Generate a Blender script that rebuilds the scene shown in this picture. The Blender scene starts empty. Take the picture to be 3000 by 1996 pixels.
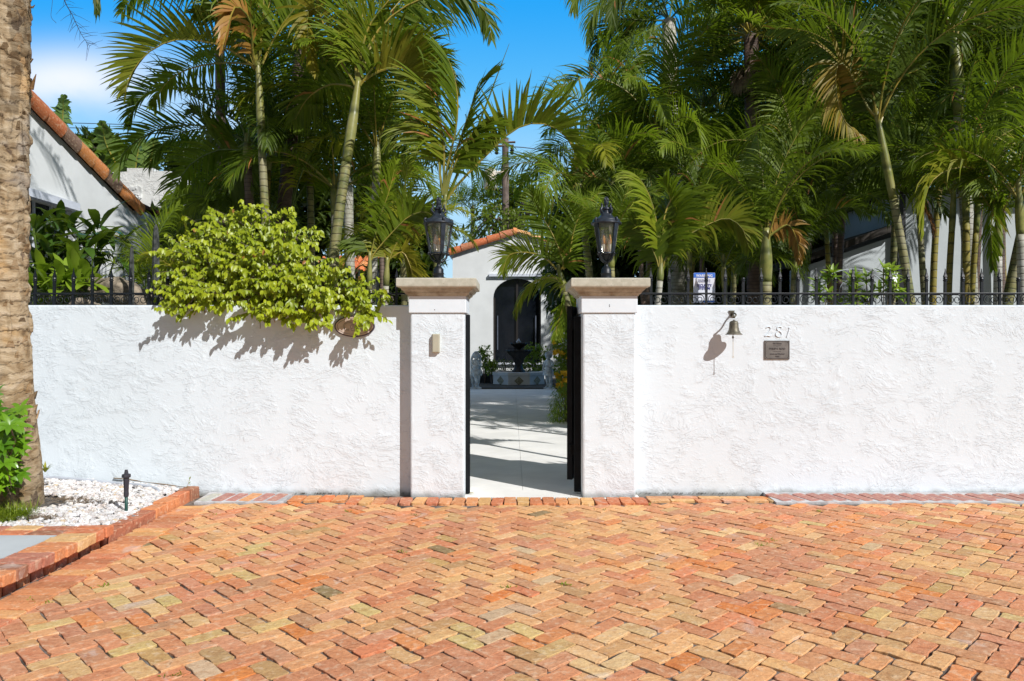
import bpy, bmesh, math, random
from mathutils import Vector, Matrix, noise, Quaternion
R = math.radians
F, D0, H0, HY = 2180.0, 5.737, 1.216, 998.0
sc = bpy.context.scene
col = sc.collection
rnd = random.Random(7)

def P(px, py, d):
    """the place at distance d along the street-to-house axis seen at (px, py) of the 3000 px photo"""
    return Vector(((px-1500)*d/F, d-D0, H0-(py-HY)*d/F))
def lin(c):
    return tuple(((x/255)/12.92 if x/255 <= .04045 else (((x/255)+.055)/1.055)**2.4) for x in c)

# ------------------------------------------------------------------ materials
def newmat(name):
    m = bpy.data.materials.new(name); m.use_nodes = True
    nt = m.node_tree; nt.nodes.clear()
    out = nt.nodes.new('ShaderNodeOutputMaterial')
    return m, nt, out
class N:
    def __init__(s, nt): s.nt = nt
    def n(s, t, **kw):
        x = s.nt.nodes.new('ShaderNode'+t)
        ins = kw.pop('i', {})
        for k, v in kw.items(): setattr(x, k, v)
        for k, v in ins.items():
            sock = x.inputs[k]
            if hasattr(v, 'is_linked') or isinstance(v, bpy.types.NodeSocket): s.nt.links.new(v, sock)
            else: sock.default_value = v
        return x
    def l(s, a, b): s.nt.links.new(a, b)
    def math(s, op, a, b=0.0, c=None):
        ins = {0: a, 1: b}
        if c is not None: ins[2] = c
        return s.n('Math', operation=op, i=ins).outputs[0]
    def noise(s, vec, scale, detail=4, dist=0.0, rough=.55):
        return s.n('TexNoise', i={'Vector': vec, 'Scale': scale, 'Detail': detail, 'Distortion': dist, 'Roughness': rough})
    def mix(s, f, a, b, mode='MIX'):
        x = s.n('Mix', data_type='RGBA', blend_type=mode)
        for k, v in ((0, f), (6, a), (7, b)):
            if isinstance(v, bpy.types.NodeSocket): s.nt.links.new(v, x.inputs[k])
            else: x.inputs[k].default_value = v if k == 0 else (*v[:3], 1)
        return x.outputs[2]
    def ramp(s, f, stops):
        x = s.n('ValToRGB', i={0: f}); e = x.color_ramp.elements
        e[0].position, e[0].color = stops[0][0], (*stops[0][1], 1)
        e[1].position, e[1].color = stops[-1][0], (*stops[-1][1], 1)
        for p, c in stops[1:-1]:
            k = e.new(p); k.color = (*c, 1)
        return x.outputs[0]
    def step(s, v, a, b, lo=0.0, hi=1.0):
        return s.n('MapRange', interpolation_type='SMOOTHSTEP', i={'Value': v, 'From Min': a, 'From Max': b, 'To Min': lo, 'To Max': hi}).outputs[0]

def simple(name, c, rough=.7, metal=0, var=.12, scale=8, bump=.15, bscale=40, bdist=.003, c2=None, spec=.5):
    m, nt, out = newmat(name); g = N(nt)
    co = g.n('TexCoord').outputs['Object']
    n1 = g.noise(co, scale, 5)
    a = tuple(x*(1-var) for x in c); b = c2 or tuple(min(1, x*(1+var)) for x in c)
    cc = g.mix(g.step(n1.outputs[0], .35, .65), a, b)
    p = g.n('BsdfPrincipled', i={'Base Color': cc, 'Roughness': rough, 'Metallic': metal, 'Specular IOR Level': spec})
    if bump:
        n2 = g.noise(co, bscale, 4)
        bp = g.n('Bump', i={'Strength': bump, 'Distance': bdist, 'Height': n2.outputs[0]})
        g.l(bp.outputs[0], p.inputs['Normal'])
    g.l(p.outputs[0], out.inputs[0])
    return m

def stucco(name, base, amp=1.0, dirt=.0, streak=40, fine=.5, sc_=1.0):
    m, nt, out = newmat(name); g = N(nt)
    co = g.n('TexCoord').outputs['Object']
    warp = g.noise(co, 1.3*sc_, 2)
    off = g.n('VectorMath', operation='SCALE', i={0: warp.outputs[1], 'Scale': .5})
    co2 = g.n('VectorMath', operation='ADD', i={0: co, 1: off.outputs[0]}).outputs[0]
    mp = g.n('Mapping', i={'Vector': co2}); mp.inputs['Rotation'].default_value = (0, R(streak), 0)
    mp.inputs['Scale'].default_value = (.6, 1, 1.3)
    n1 = g.noise(mp.outputs[0], 8.5*sc_, 6, .15, .60).outputs[0]
    h = None
    for t in (.43, .52, .60):
        s = g.step(n1, t, t+.014)
        h = s if h is None else g.math('ADD', h, s)
    # short, broken trowel marks
    mp2 = g.n('Mapping', i={'Vector': co2}); mp2.inputs['Rotation'].default_value = (0, R(streak+14), 0)
    mp2.inputs['Scale'].default_value = (.5, 1, 1.5); mp2.inputs['Location'].default_value = (3, 1, 5)
    n3 = g.noise(mp2.outputs[0], 21*sc_, 4, .2, .55).outputs[0]
    s3 = g.math('MULTIPLY', g.step(n3, .52, .55), .6)
    mask = g.step(g.noise(co, 6, 4).outputs[0], .40, .60, .12, 1.0)
    h = g.math('MULTIPLY', g.math('ADD', h, s3), mask)
    fn = g.noise(co, 90, 3).outputs[0]
    hh = g.math('ADD', h, g.math('MULTIPLY', fn, fine))
    und = g.noise(co, 3.5, 3).outputs[0]
    hh = g.math('ADD', hh, g.math('MULTIPLY', und, .9))
    bp = g.n('Bump', i={'Strength': 1.0, 'Distance': .0019*amp, 'Height': hh})
    big = g.noise(co, .9, 4).outputs[0]
    cc = g.mix(g.step(big, .35, .7), base, tuple(x*.955 for x in base))
    sep = g.n('SeparateXYZ', i={0: co})
    low = g.step(g.math('ADD', sep.outputs[2], g.math('MULTIPLY', g.noise(co, 9, 4).outputs[0], .09)), .035, .11, .8*dirt, 0.0)
    cc = g.mix(low, cc, (.16, .14, .10))
    spot = g.step(g.noise(co, 13, 3).outputs[0], .70, .76, 0, .22)
    cc = g.mix(spot, cc, (.62, .58, .5))
    p = g.n('BsdfPrincipled', i={'Base Color': cc, 'Roughness': .75, 'Specular IOR Level': .25})
    g.l(bp.outputs[0], p.inputs['Normal']); g.l(p.outputs[0], out.inputs[0])
    return m

def leafmat(name, ca, cb, trans=.35, rough=.42, tcol=None, spec=.5, oscale=3.0):
    """ca..cb along the mesh attribute 'tint' (r); g holds yellowing"""
    m, nt, out = newmat(name); g = N(nt)
    at = g.n('Attribute', attribute_name='tint')
    sp = g.n('SeparateColor', i={0: at.outputs['Color']})
    oi = g.n('ObjectInfo')
    co = g.n('TexCoord').outputs['Object']
    nz = g.noise(co, oscale, 3).outputs[0]
    f = g.math('ADD', g.math('MULTIPLY', sp.outputs[0], .75), g.math('MULTIPLY', oi.outputs['Random'], .3))
    f = g.math('ADD', f, g.math('MULTIPLY', g.math('SUBTRACT', nz, .5), .7))
    f = g.n('Clamp', i={0: f}).outputs[0]
    c = g.mix(f, ca, cb)
    c = g.mix(sp.outputs[1], c, (.42, .30, .03))
    c = g.mix(sp.outputs[2], c, (.40, .16, .05))
    p = g.n('BsdfPrincipled', i={'Base Color': c, 'Roughness': rough, 'Specular IOR Level': spec})
    tc = g.mix(.65, c, tcol or (.30, .45, .02))
    t = g.n('BsdfTranslucent', i={'Color': tc})
    mx = g.n('MixShader', i={0: trans}); g.l(p.outputs[0], mx.inputs[1]); g.l(t.outputs[0], mx.inputs[2])
    g.l(mx.outputs[0], out.inputs[0])
    return m

def attrmat(name, rough=.8, bump=.5, bscale=60, bdist=.003, speck=.5, dark=(.05, .04, .03), spec=.3, stain=True):
    m, nt, out = newmat(name); g = N(nt)
    co = g.n('TexCoord').outputs['Object']
    at = g.n('Attribute', attribute_name='tint').outputs['Color']
    mpb = g.n('Mapping', i={'Vector': co}); mpb.inputs['Rotation'].default_value = (0, 0, .6); mpb.inputs['Scale'].default_value = (1, 1.7, 1)
    n1 = g.noise(mpb.outputs[0], 16, 7, .6, .68).outputs[0]; n2 = g.noise(co, 55, 4).outputs[0]; n3 = g.noise(co, 2.2, 5).outputs[0]
    at = g.mix(g.step(g.noise(co, 80, 4).outputs[0], .42, .60, 0, .34), at, g.mix(1.0, at, (.66, .58, .52), 'MULTIPLY'))
    at = g.mix(g.step(g.noise(co, 30, 5).outputs[0], .52, .66, 0, .32), at, (.80, .62, .42))
    at = g.mix(.13, at, (.52, .36, .26))
    c = g.mix(g.step(n1, .3, .75, 0, .6), at, g.mix(1.0, at, (1.15, 1.26, 1.30), 'MULTIPLY'))
    c = g.mix(g.step(n1, .50, .34, 0, .55), c, g.mix(1.0, at, (.74, .58, .48), 'MULTIPLY'))
    if stain:
        c = g.mix(g.step(n3, .62, .76, 0, .30), c, (.22, .17, .09))
        c = g.mix(g.step(g.noise(co, 4.0, 6, .6).outputs[0], .63, .70, 0, .35), c, (.62, .55, .50))
    c = g.mix(g.step(n2, .66, .74, 0, speck), c, dark)
    p = g.n('BsdfPrincipled', i={'Base Color': c, 'Roughness': rough, 'Specular IOR Level': spec})
    hb = g.math('ADD', n2, g.math('MULTIPLY', n1, 1.5))
    bp = g.n('Bump', i={'Strength': bump, 'Distance': bdist, 'Height': hb})
    g.l(bp.outputs[0], p.inputs['Normal']); g.l(p.outputs[0], out.inputs[0])
    return m

def ringmat(name, ca, cb, ringc, period=.09, blotch=None, rough=.6):
    m, nt, out = newmat(name); g = N(nt)
    co = g.n('TexCoord').outputs['Object']
    sp = g.n('SeparateXYZ', i={0: co})
    n1 = g.noise(co, 9, 5).outputs[0]; n2 = g.noise(co, 2.5, 3).outputs[0]
    z = g.math('ADD', sp.outputs[2], g.math('MULTIPLY', n2, .09))
    fr = g.math('FRACT', g.math('DIVIDE', z, period))
    line = g.math('ADD', g.step(fr, .0, .16, 1, 0), g.step(fr, .90, 1.0, 0, 1))
    c = g.mix(g.step(n1, .35, .65), ca, cb)
    c = g.mix(g.step(n2, .45, .62, 0, .55), c, blotch or cb)
    c = g.mix(g.math('MULTIPLY', line, .8), c, ringc)
    p = g.n('BsdfPrincipled', i={'Base Color': c, 'Roughness': rough})
    bp = g.n('Bump', i={'Strength': .5, 'Distance': .006, 'Height': g.math('SUBTRACT', n1, line)})
    g.l(bp.outputs[0], p.inputs['Normal']); g.l(p.outputs[0], out.inputs[0])
    return m

M = {}
M['stucco'] = stucco('white stucco', (.745, .82, .87), .72, 1.0, sc_=1.35)
M['pillar'] = stucco('pillar stucco', (.745, .82, .87), .80, .9, 32, .5, 1.5)
M['plaster'] = simple('smooth plaster', (.742, .81, .86), .7, var=.02, bump=.25, bscale=25, bdist=.004)
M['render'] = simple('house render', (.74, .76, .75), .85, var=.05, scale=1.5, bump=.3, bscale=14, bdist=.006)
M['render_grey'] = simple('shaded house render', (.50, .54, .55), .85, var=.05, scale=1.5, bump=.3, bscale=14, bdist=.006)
M['tower'] = stucco('tower stucco', (.72, .73, .70), 3.0, 0, 10, .6, .6)
def coral():
    m, nt, out = newmat('cast stone'); g = N(nt)
    co = g.n('TexCoord').outputs['Object']
    sp = g.n('SeparateXYZ', i={0: co})
    n = g.noise(co, 30, 5).outputs[0]; n2 = g.noise(co, 120, 2).outputs[0]; n3 = g.noise(co, 7, 5).outputs[0]
    c = g.mix(g.step(n, .3, .7), (.46, .44, .35), (.57, .545, .45))
    lowz = g.step(sp.outputs[2], 1.560, 1.655, 1, 0)
    c = g.mix(g.math('MULTIPLY', lowz, g.step(n3, .42, .6, 0, .75)), c, (.20, .14, .08))
    c = g.mix(g.step(n2, .68, .73, 0, .8), c, (.08, .07, .05))
    p = g.n('BsdfPrincipled', i={'Base Color': c, 'Roughness': .9, 'Specular IOR Level': .2})
    bp = g.n('Bump', i={'Strength': .6, 'Distance': .003, 'Height': g.math('SUBTRACT', n, g.step(n2, .66, .73))})
    g.l(bp.outputs[0], p.inputs['Normal']); g.l(p.outputs[0], out.inputs[0]); return m
M['coral'] = coral()
M['brick'] = attrmat('old clay brick', .88, .8, 45, .005, .55)
M['brick_glazed'] = attrmat('dark glazed brick', .45, .3, 60, .002, .1, stain=False)
M['mortar'] = simple('pale mortar', (.46, .45, .45), .95, var=.2, scale=12, bump=.6, bscale=50, bdist=.006)
M['sand'] = simple('joint sand', (.07, .052, .036), .95, var=.5, scale=7, bump=.6, bscale=60, bdist=.005, c2=(.24, .20, .17))
M['soil'] = simple('garden soil', (.055, .045, .03), .95, var=.4, scale=3, bump=.6, bscale=20, bdist=.02)
M['ground'] = simple('open ground', (.06, .08, .03), .95, var=.4, scale=.5, bump=.3, bscale=5, bdist=.03)
M['gravel'] = attrmat('white marble chips', .6, .25, 50, .002, .08, stain=False)
M['gravelbed'] = simple('gravel bed', (.10, .09, .08), .95, var=.5, scale=30, bump=.8, bscale=60, bdist=.01)
M['slab'] = simple('grey slate slab', (.48, .51, .52), .7, var=.05, scale=3, bump=.1)
M['iron'] = simple('black painted iron', (.007, .010, .014), .45, var=.3, scale=25, bump=.2, bscale=50, bdist=.001)
M['iron2'] = simple('dark bronze iron', (.020, .027, .038), .36, var=.3, scale=30, bump=.3, bscale=60, bdist=.001)
M['gate'] = simple('black gate paint', (.005, .007, .009), .7, var=.3, bump=.1, spec=.2)
M['bronze'] = simple('aged bronze', (.16, .145, .105), .5, metal=.5, var=.3, scale=25, bump=.3, bscale=70, bdist=.001)
M['plaque'] = simple('weathered bronze plate', (.17, .158, .145), .6, metal=.1, var=.15, scale=20)
M['plaque_dark'] = simple('plate lettering', (.055, .048, .05), .6, bump=0)
M['rope'] = simple('pale cord', (.55, .5, .38), .8, bump=0)
M['beige'] = simple('beige plastic', (.44, .42, .32), .5, var=.05, bump=0)
M['sign_blue'] = simple('sign blue', (.05, .17, .62), .4, var=.03, bump=0)
M['sign_white'] = simple('sign white', (.75, .77, .85), .4, var=.03, bump=0)
M['sign_ink'] = simple('sign ink', (.03, .04, .28), .5, bump=0)
M['sign_grey'] = simple('sign grey ink', (.30, .32, .45), .5, bump=0)
M['oval'] = simple('glazed oval tile', (.62, .47, .36), .35, var=.1, scale=20, bump=0, c2=(.66, .54, .47))
M['oval_rim'] = simple('oval rim', (.05, .03, .05), .4, bump=0)
M['ink'] = simple('black ink', (.03, .03, .035), .6, bump=0)
M['rubber'] = simple('dark rubber', (.03, .03, .04), .6, bump=0)
M['green_pipe'] = simple('green pipe', (.015, .075, .06), .5, bump=0)
M['pvc'] = simple('grey conduit', (.42, .45, .50), .5, var=.1, bump=0)
M['twig'] = simple('twig bark', (.20, .15, .10), .9, var=.3, scale=30)
M['deadtwig'] = simple('dark dead twig', (.035, .03, .03), .9)
M['concrete'] = simple('pale courtyard concrete', (.84, .82, .77), .85, var=.06, scale=2.2, bump=.2, bscale=30, bdist=.002)
M['statue'] = simple('weathered statue stone', (.62, .63, .61), .9, var=.28, scale=9, bump=.5, bscale=40, bdist=.006)
M['fountain'] = simple('black fountain iron', (.018, .016, .014), .5, var=.4, scale=20, bump=.4, bscale=60, bdist=.004)
M['basin'] = simple('fountain basin stone', (.74, .73, .70), .8, var=.06, scale=4)
M['tileinlay'] = simple('painted tile inlay', (.22, .17, .07), .35, var=.6, scale=60, bump=0, c2=(.5, .45, .3))
M['doorglass'] = simple('dark door glass', (.006, .008, .012), .08, bump=0)
M['doorframe'] = simple('dark door frame', (.02, .016, .014), .5, bump=0)
M['water'] = simple('fountain water', (.55, .58, .62), .2, bump=0)
M['white_paint'] = simple('white paint', (.66, .70, .78), .5, var=.04, bump=0)
M['black_pipe'] = simple('black downspout', (.006, .007, .009), .5, bump=0)
M['darkroof'] = simple('dark roof edge', (.035, .027, .018), .8, var=.4, scale=6)
M['redroof'] = simple('dark red flashing', (.12, .030, .025), .6, var=.4, scale=6, c2=(.02, .015, .02))
M['terra'] = attrmat('clay roof tile', .75, .3, 30, .004, .15, (.12, .06, .03), stain=False)
M['winglass'] = simple('window glass', (.02, .03, .03), .12, bump=0)
M['pole'] = simple('weathered pole', (.16, .12, .10), .9, var=.3, scale=4)
M['wire'] = simple('utility wire', (.10, .12, .16), .6, bump=0)
M['tank'] = simple('transformer paint', (.68, .68, .66), .5, var=.1, scale=1.2, c2=(.70, .42, .06), bump=0)
M['cactus'] = simple('dark cactus skin', (.030, .036, .030), .8, var=.5, scale=30, bump=.6, bscale=30, bdist=.01, c2=(.07, .075, .07))
M['log'] = simple('weathered log', (.22, .18, .13), .9, var=.5, scale=14, bump=.9, bscale=30, bdist=.02)
M['frond'] = leafmat('palm leaflets', (.042, .080, .005), (.205, .275, .013), .36, .5, spec=.28)
M['frond_y'] = leafmat('yellowing palm leaflets', (.11, .14, .008), (.36, .34, .02), .38, .45, spec=.35)
M['frond_d'] = leafmat('dark palm leaflets', (.022, .048, .004), (.105, .150, .010), .28, .5, spec=.28)
M['frond_o'] = leafmat('dying palm leaflets', (.25, .14, .02), (.45, .20, .05), .3, .45, (.5, .3, .03))
M['stem'] = simple('palm rachis', (.24, .25, .045), .45, var=.3, scale=6, bump=0, c2=(.36, .27, .04))
M['stem_g'] = simple('green rachis', (.10, .15, .03), .45, var=.3, scale=6, bump=0)
M['shaft'] = ringmat('palm crownshaft', (.13, .16, .03), (.26, .25, .06), (.07, .08, .02), .45, (.32, .30, .12), .4)
M['trunk_g'] = ringmat('green ringed trunk', (.12, .14, .04), (.27, .24, .09), (.03, .022, .012), .075, (.36, .32, .21))
M['trunk_y'] = ringmat('yellow cane trunk', (.19, .17, .03), (.30, .24, .03), (.05, .04, .012), .12, (.30, .20, .03))
M['trunk_w'] = ringmat('grey ringed trunk', (.34, .32, .26), (.48, .46, .40), (.12, .09, .06), .07, (.30, .30, .20))
M['trunk_b'] = ringmat('brown ringed trunk', (.085, .05, .035), (.14, .09, .065), (.03, .02, .015), .05, (.20, .15, .12))
M['lime'] = leafmat('lime vine leaves', (.07, .15, .006), (.44, .50, .018), .30, .40, (.55, .65, .02), oscale=5)
M['schef'] = leafmat('glossy umbrella leaves', (.045, .15, .008), (.20, .38, .015), .25, .28, (.30, .5, .02), spec=.7)
M['broad'] = leafmat('dark glossy leaves', (.020, .055, .010), (.07, .14, .02), .2, .25, spec=.7)
M['broad_l'] = leafmat('bright garden leaves', (.10, .20, .02), (.30, .42, .03), .35, .4)
M['banana'] = leafmat('banana leaf', (.10, .17, .04), (.22, .32, .07), .35, .4)
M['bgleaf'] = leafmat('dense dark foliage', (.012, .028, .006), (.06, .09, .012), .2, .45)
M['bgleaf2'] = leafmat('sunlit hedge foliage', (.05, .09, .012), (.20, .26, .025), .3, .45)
M['grass'] = leafmat('fine grass', (.12, .20, .01), (.30, .36, .02), .3, .5)
M['flower_y'] = simple('yellow petals', (.80, .48, .02), .6, bump=0)
M['flower_w'] = simple('white petals', (.85, .85, .85), .6, bump=0)
M['sepal'] = simple('pink petals', (.7, .35, .3), .6, bump=0)
def barkmat():
    m, nt, out = newmat('palm bark'); g = N(nt)
    co = g.n('TexCoord').outputs['Object']
    mp = g.n('Mapping', i={'Vector': co}); mp.inputs['Scale'].default_value = (1, 1, 2.0)
    n1 = g.noise(mp.outputs[0], 7, 7, 1.2).outputs[0]; n2 = g.noise(co, 3.0, 4).outputs[0]; n3 = g.noise(mp.outputs[0], 30, 5, .5).outputs[0]
    mp2 = g.n('Mapping', i={'Vector': co}); mp2.inputs['Scale'].default_value = (6, 6, .6)
    n4 = g.noise(mp2.outputs[0], 14, 4).outputs[0]
    c = g.ramp(n1, [(.25, (.10, .062, .035)), (.38, (.27, .185, .10)), (.55, (.42, .32, .20)), (.78, (.55, .45, .33))])
    c = g.mix(g.step(n2, .54, .70, 0, .55), c, (.50, .28, .09))
    c = g.mix(g.step(n2, .44, .30, 0, .55), c, (.33, .30, .26))
    c = g.mix(g.step(n3, .60, .72, 0, .45), c, (.10, .065, .04))
    mp5 = g.n('Mapping', i={'Vector': co}); mp5.inputs['Scale'].default_value = (1.2, 1.2, .8)
    n5 = g.noise(mp5.outputs[0], 6.5, 3, .3).outputs[0]
    c = g.mix(g.step(n5, .635, .665, 0, .75), c, (.10, .065, .045))
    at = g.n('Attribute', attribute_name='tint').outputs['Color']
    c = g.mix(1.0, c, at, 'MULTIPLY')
    p = g.n('BsdfPrincipled', i={'Base Color': c, 'Roughness': .9, 'Specular IOR Level': .2})
    h = g.math('ADD', g.math('MULTIPLY', n1, 1.5), g.math('ADD', g.math('MULTIPLY', n3, .7), g.math('MULTIPLY', n4, .3)))
    bp = g.n('Bump', i={'Strength': .9, 'Distance': .012, 'Height': h})
    g.l(bp.outputs[0], p.inputs['Normal']); g.l(p.outputs[0], out.inputs[0]); return m
M['bark'] = barkmat()
def glassmat():
    m, nt, out = newmat('seeded lantern glass'); g = N(nt)
    co = g.n('TexCoord').outputs['Object']
    t = g.n('BsdfTransparent', i={'Color': (.80, .80, .74, 1)})
    gl = g.n('BsdfGlossy', i={'Roughness': .12, 'Color': (.9, .9, .9, 1)})
    df = g.n('BsdfDiffuse', i={'Color': (.45, .43, .36, 1)})
    mp = g.n('Mapping', i={'Vector': co}); mp.inputs['Scale'].default_value = (1, 1, .25)
    n1 = g.noise(mp.outputs[0], 45, 3).outputs[0]
    bp = g.n('Bump', i={'Strength': .6, 'Distance': .004, 'Height': n1}); g.l(bp.outputs[0], gl.inputs['Normal'])
    a = g.n('MixShader', i={0: .14}); g.l(t.outputs[0], a.inputs[1]); g.l(gl.outputs[0], a.inputs[2])
    b = g.n('MixShader', i={0: g.step(n1, .45, .7, .05, .35)}); g.l(a.outputs[0], b.inputs[1]); g.l(df.outputs[0], b.inputs[2])
    g.l(b.outputs[0], out.inputs[0]); return m
M['glass'] = glassmat()
M['amber'] = simple('amber bulb glass', (.75, .33, .06), .15, bump=0)
M['sleeve'] = simple('candle sleeve', (.6, .58, .52), .5, bump=0)

# ------------------------------------------------------------------ mesh builder
class MB:
    def __init__(s): s.v = []; s.f = []; s.m = []; s.c = []; s.cc = (1, 1, 1)
    def vert(s, p, c=None):
        s.v.append(Vector(p)); s.c.append(c or s.cc); return len(s.v)-1
    def face(s, idx, mat=0): s.f.append(tuple(idx)); s.m.append(mat)
    def box(s, a, b, mat=0, mtx=None):
        (x0, y0, z0), (x1, y1, z1) = a, b
        ps = [Vector(p) for p in ((x0,y0,z0),(x1,y0,z0),(x1,y1,z0),(x0,y1,z0),(x0,y0,z1),(x1,y0,z1),(x1,y1,z1),(x0,y1,z1))]
        if mtx: ps = [mtx @ p for p in ps]
        i = [s.vert(p) for p in ps]
        for q in ((0,3,2,1),(4,5,6,7),(0,1,5,4),(1,2,6,5),(2,3,7,6),(3,0,4,7)): s.face([i[k] for k in q], mat)
    def lathe(s, prof, cx, cy, z0=0, n=20, mat=0, sx=1, sy=1, a0=0, caps=True, wob=None):
        rings = []
        for (r, z) in prof:
            ring = []
            for k in range(n):
                a = a0+2*math.pi*k/n; rr = r*(wob(a, z) if wob else 1)
                ring.append(s.vert((cx+rr*math.cos(a)*sx, cy+rr*math.sin(a)*sy, z0+z)))
            rings.append(ring)
        for a, b in zip(rings, rings[1:]):
            for k in range(n): s.face((a[k], a[(k+1) % n], b[(k+1) % n], b[k]), mat)
        if caps:
            s.face(rings[0][::-1], mat); s.face(rings[-1], mat)
    def tube(s, pts, rad, n=6, mat=0, caps=True, colr=None):
        pts = [Vector(p) for p in pts]; m = len(pts)
        if not hasattr(rad, '__len__'): rad = [rad]*m
        rings = []; prev = None
        for i, p in enumerate(pts):
            t = (pts[min(i+1, m-1)]-pts[max(i-1, 0)])
            t = t.normalized() if t.length > 1e-9 else Vector((0, 0, 1))
            if prev is None:
                u = t.cross(Vector((0, 0, 1)) if abs(t.z) < .95 else Vector((1, 0, 0))).normalized()
            else: u = (prev-t*prev.dot(t)); u = u.normalized() if u.length > 1e-6 else t.orthogonal().normalized()
            prev = u; w = t.cross(u)
            c = colr[i] if colr else None
            rings.append([s.vert(p+(u*math.cos(2*math.pi*k/n)+w*math.sin(2*math.pi*k/n))*rad[i], c) for k in range(n)])
        for a, b in zip(rings, rings[1:]):
            for k in range(n): s.face((a[k], a[(k+1) % n], b[(k+1) % n], b[k]), mat)
        if caps: s.face(rings[0][::-1], mat); s.face(rings[-1], mat)
    def prism(s, poly, y0, y1, mat=0):
        """poly of (x, z) in the facade plane, extruded along y"""
        a = [s.vert((x, y0, z)) for x, z in poly]; b = [s.vert((x, y1, z)) for x, z in poly]
        s.face(a, mat); s.face(b[::-1], mat); n = len(poly)
        for k in range(n): s.face((a[(k+1) % n], a[k], b[k], b[(k+1) % n]), mat)
    def slab(s, poly, z0, z1, mat=0):
        a = [s.vert((x, y, z0)) for x, y in poly]; b = [s.vert((x, y, z1)) for x, y in poly]
        s.face(a[::-1], mat); s.face(b, mat); n = len(poly)
        for k in range(n): s.face((a[k], a[(k+1) % n], b[(k+1) % n], b[k]), mat)
    def mesh(s, name, mats, off=None, smooth=False):
        me = bpy.data.meshes.new(name)
        off = off or Vector((0, 0, 0))
        me.from_pydata([tuple(p-off) for p in s.v], [], s.f)
        for m_ in (mats if isinstance(mats, (list, tuple)) else [mats]): me.materials.append(M[m_] if isinstance(m_, str) else m_)
        me.polygons.foreach_set('material_index', s.m)
        ca = me.attributes.new('tint', 'FLOAT_COLOR', 'POINT')
        ca.data.foreach_set('color', [x for c in s.c for x in (*c[:3], 1)])
        if smooth: me.polygons.foreach_set('use_smooth', [True]*len(s.f))
        me.update(); return me
    def build(s, name, mats, parent=None, smooth=False, bevel=0, fixn=False):
        off = parent_world(parent) if parent else Vector((0, 0, 0))
        me = s.mesh(name, mats, off, smooth)
        if bevel or fixn:
            bm = bmesh.new(); bm.from_mesh(me)
            if fixn: bmesh.ops.recalc_face_normals(bm, faces=bm.faces)
            if bevel: bmesh.ops.bevel(bm, geom=list(bm.edges), offset=bevel, segments=2, affect='EDGES', profile=.5)
            bm.to_mesh(me); bm.free()
        o = bpy.data.objects.new(name, me); col.objects.link(o)
        if parent: o.parent = parent
        if smooth and not bevel: pass
        return o
def parent_world(p):
    v = Vector(p.location)
    while p.parent: p = p.parent; v = v+Vector(p.location)
    return v
def tag(o, label=None, cat=None, group=None, kind=None):
    if label: o['label'] = label
    if cat: o['category'] = cat
    if group: o['group'] = group
    if kind: o['kind'] = kind
    return o
def thing(name, label, cat, loc=(0, 0, 0), group=None):
    o = bpy.data.objects.new(name, None); col.objects.link(o); o.location = loc; o.empty_display_size = .1
    return tag(o, label, cat, group)
def struct(o, label=None, kind='structure'): return tag(o, label, None, None, kind)
def text(txt, size, loc, mat, parent, name='lettering', ext=.0008, shear=0, space=1.0, rot=(R(90), 0, 0), sx=1.0, off=0):
    cu = bpy.data.curves.new('t', 'FONT'); cu.body = txt; cu.size = size; cu.extrude = ext
    cu.align_x = 'CENTER'; cu.align_y = 'CENTER'; cu.shear = shear; cu.space_character = space; cu.offset = off
    to = bpy.data.objects.new('t', cu); col.objects.link(to)
    dg = bpy.context.evaluated_depsgraph_get(); dg.update()
    me = bpy.data.meshes.new_from_object(to.evaluated_get(dg)); bpy.data.objects.remove(to); bpy.data.curves.remove(cu)
    me.name = name; me.materials.clear(); me.materials.append(M[mat])
    o = bpy.data.objects.new(name, me); col.objects.link(o)
    off_ = parent_world(parent) if parent else Vector((0, 0, 0))
    o.location = Vector(loc)-off_; o.rotation_euler = rot; o.scale = (sx, 1, 1)
    if parent: o.parent = parent
    return o
def crom(pts, n):
    """Catmull-Rom through pts, n samples"""
    pts = [Vector(p) for p in pts]
    q = [pts[0]*2-pts[1]]+pts+[pts[-1]*2-pts[-2]]
    out = []
    for i in range(n):
        t = i/(n-1)*(len(pts)-1); k = min(int(t), len(pts)-2); u = t-k
        a, b, c, d = q[k], q[k+1], q[k+2], q[k+3]
        out.append(.5*((2*b)+(c-a)*u+(2*a-5*b+4*c-d)*u*u+(3*b-a-3*c+d)*u**3))
    return out

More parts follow.
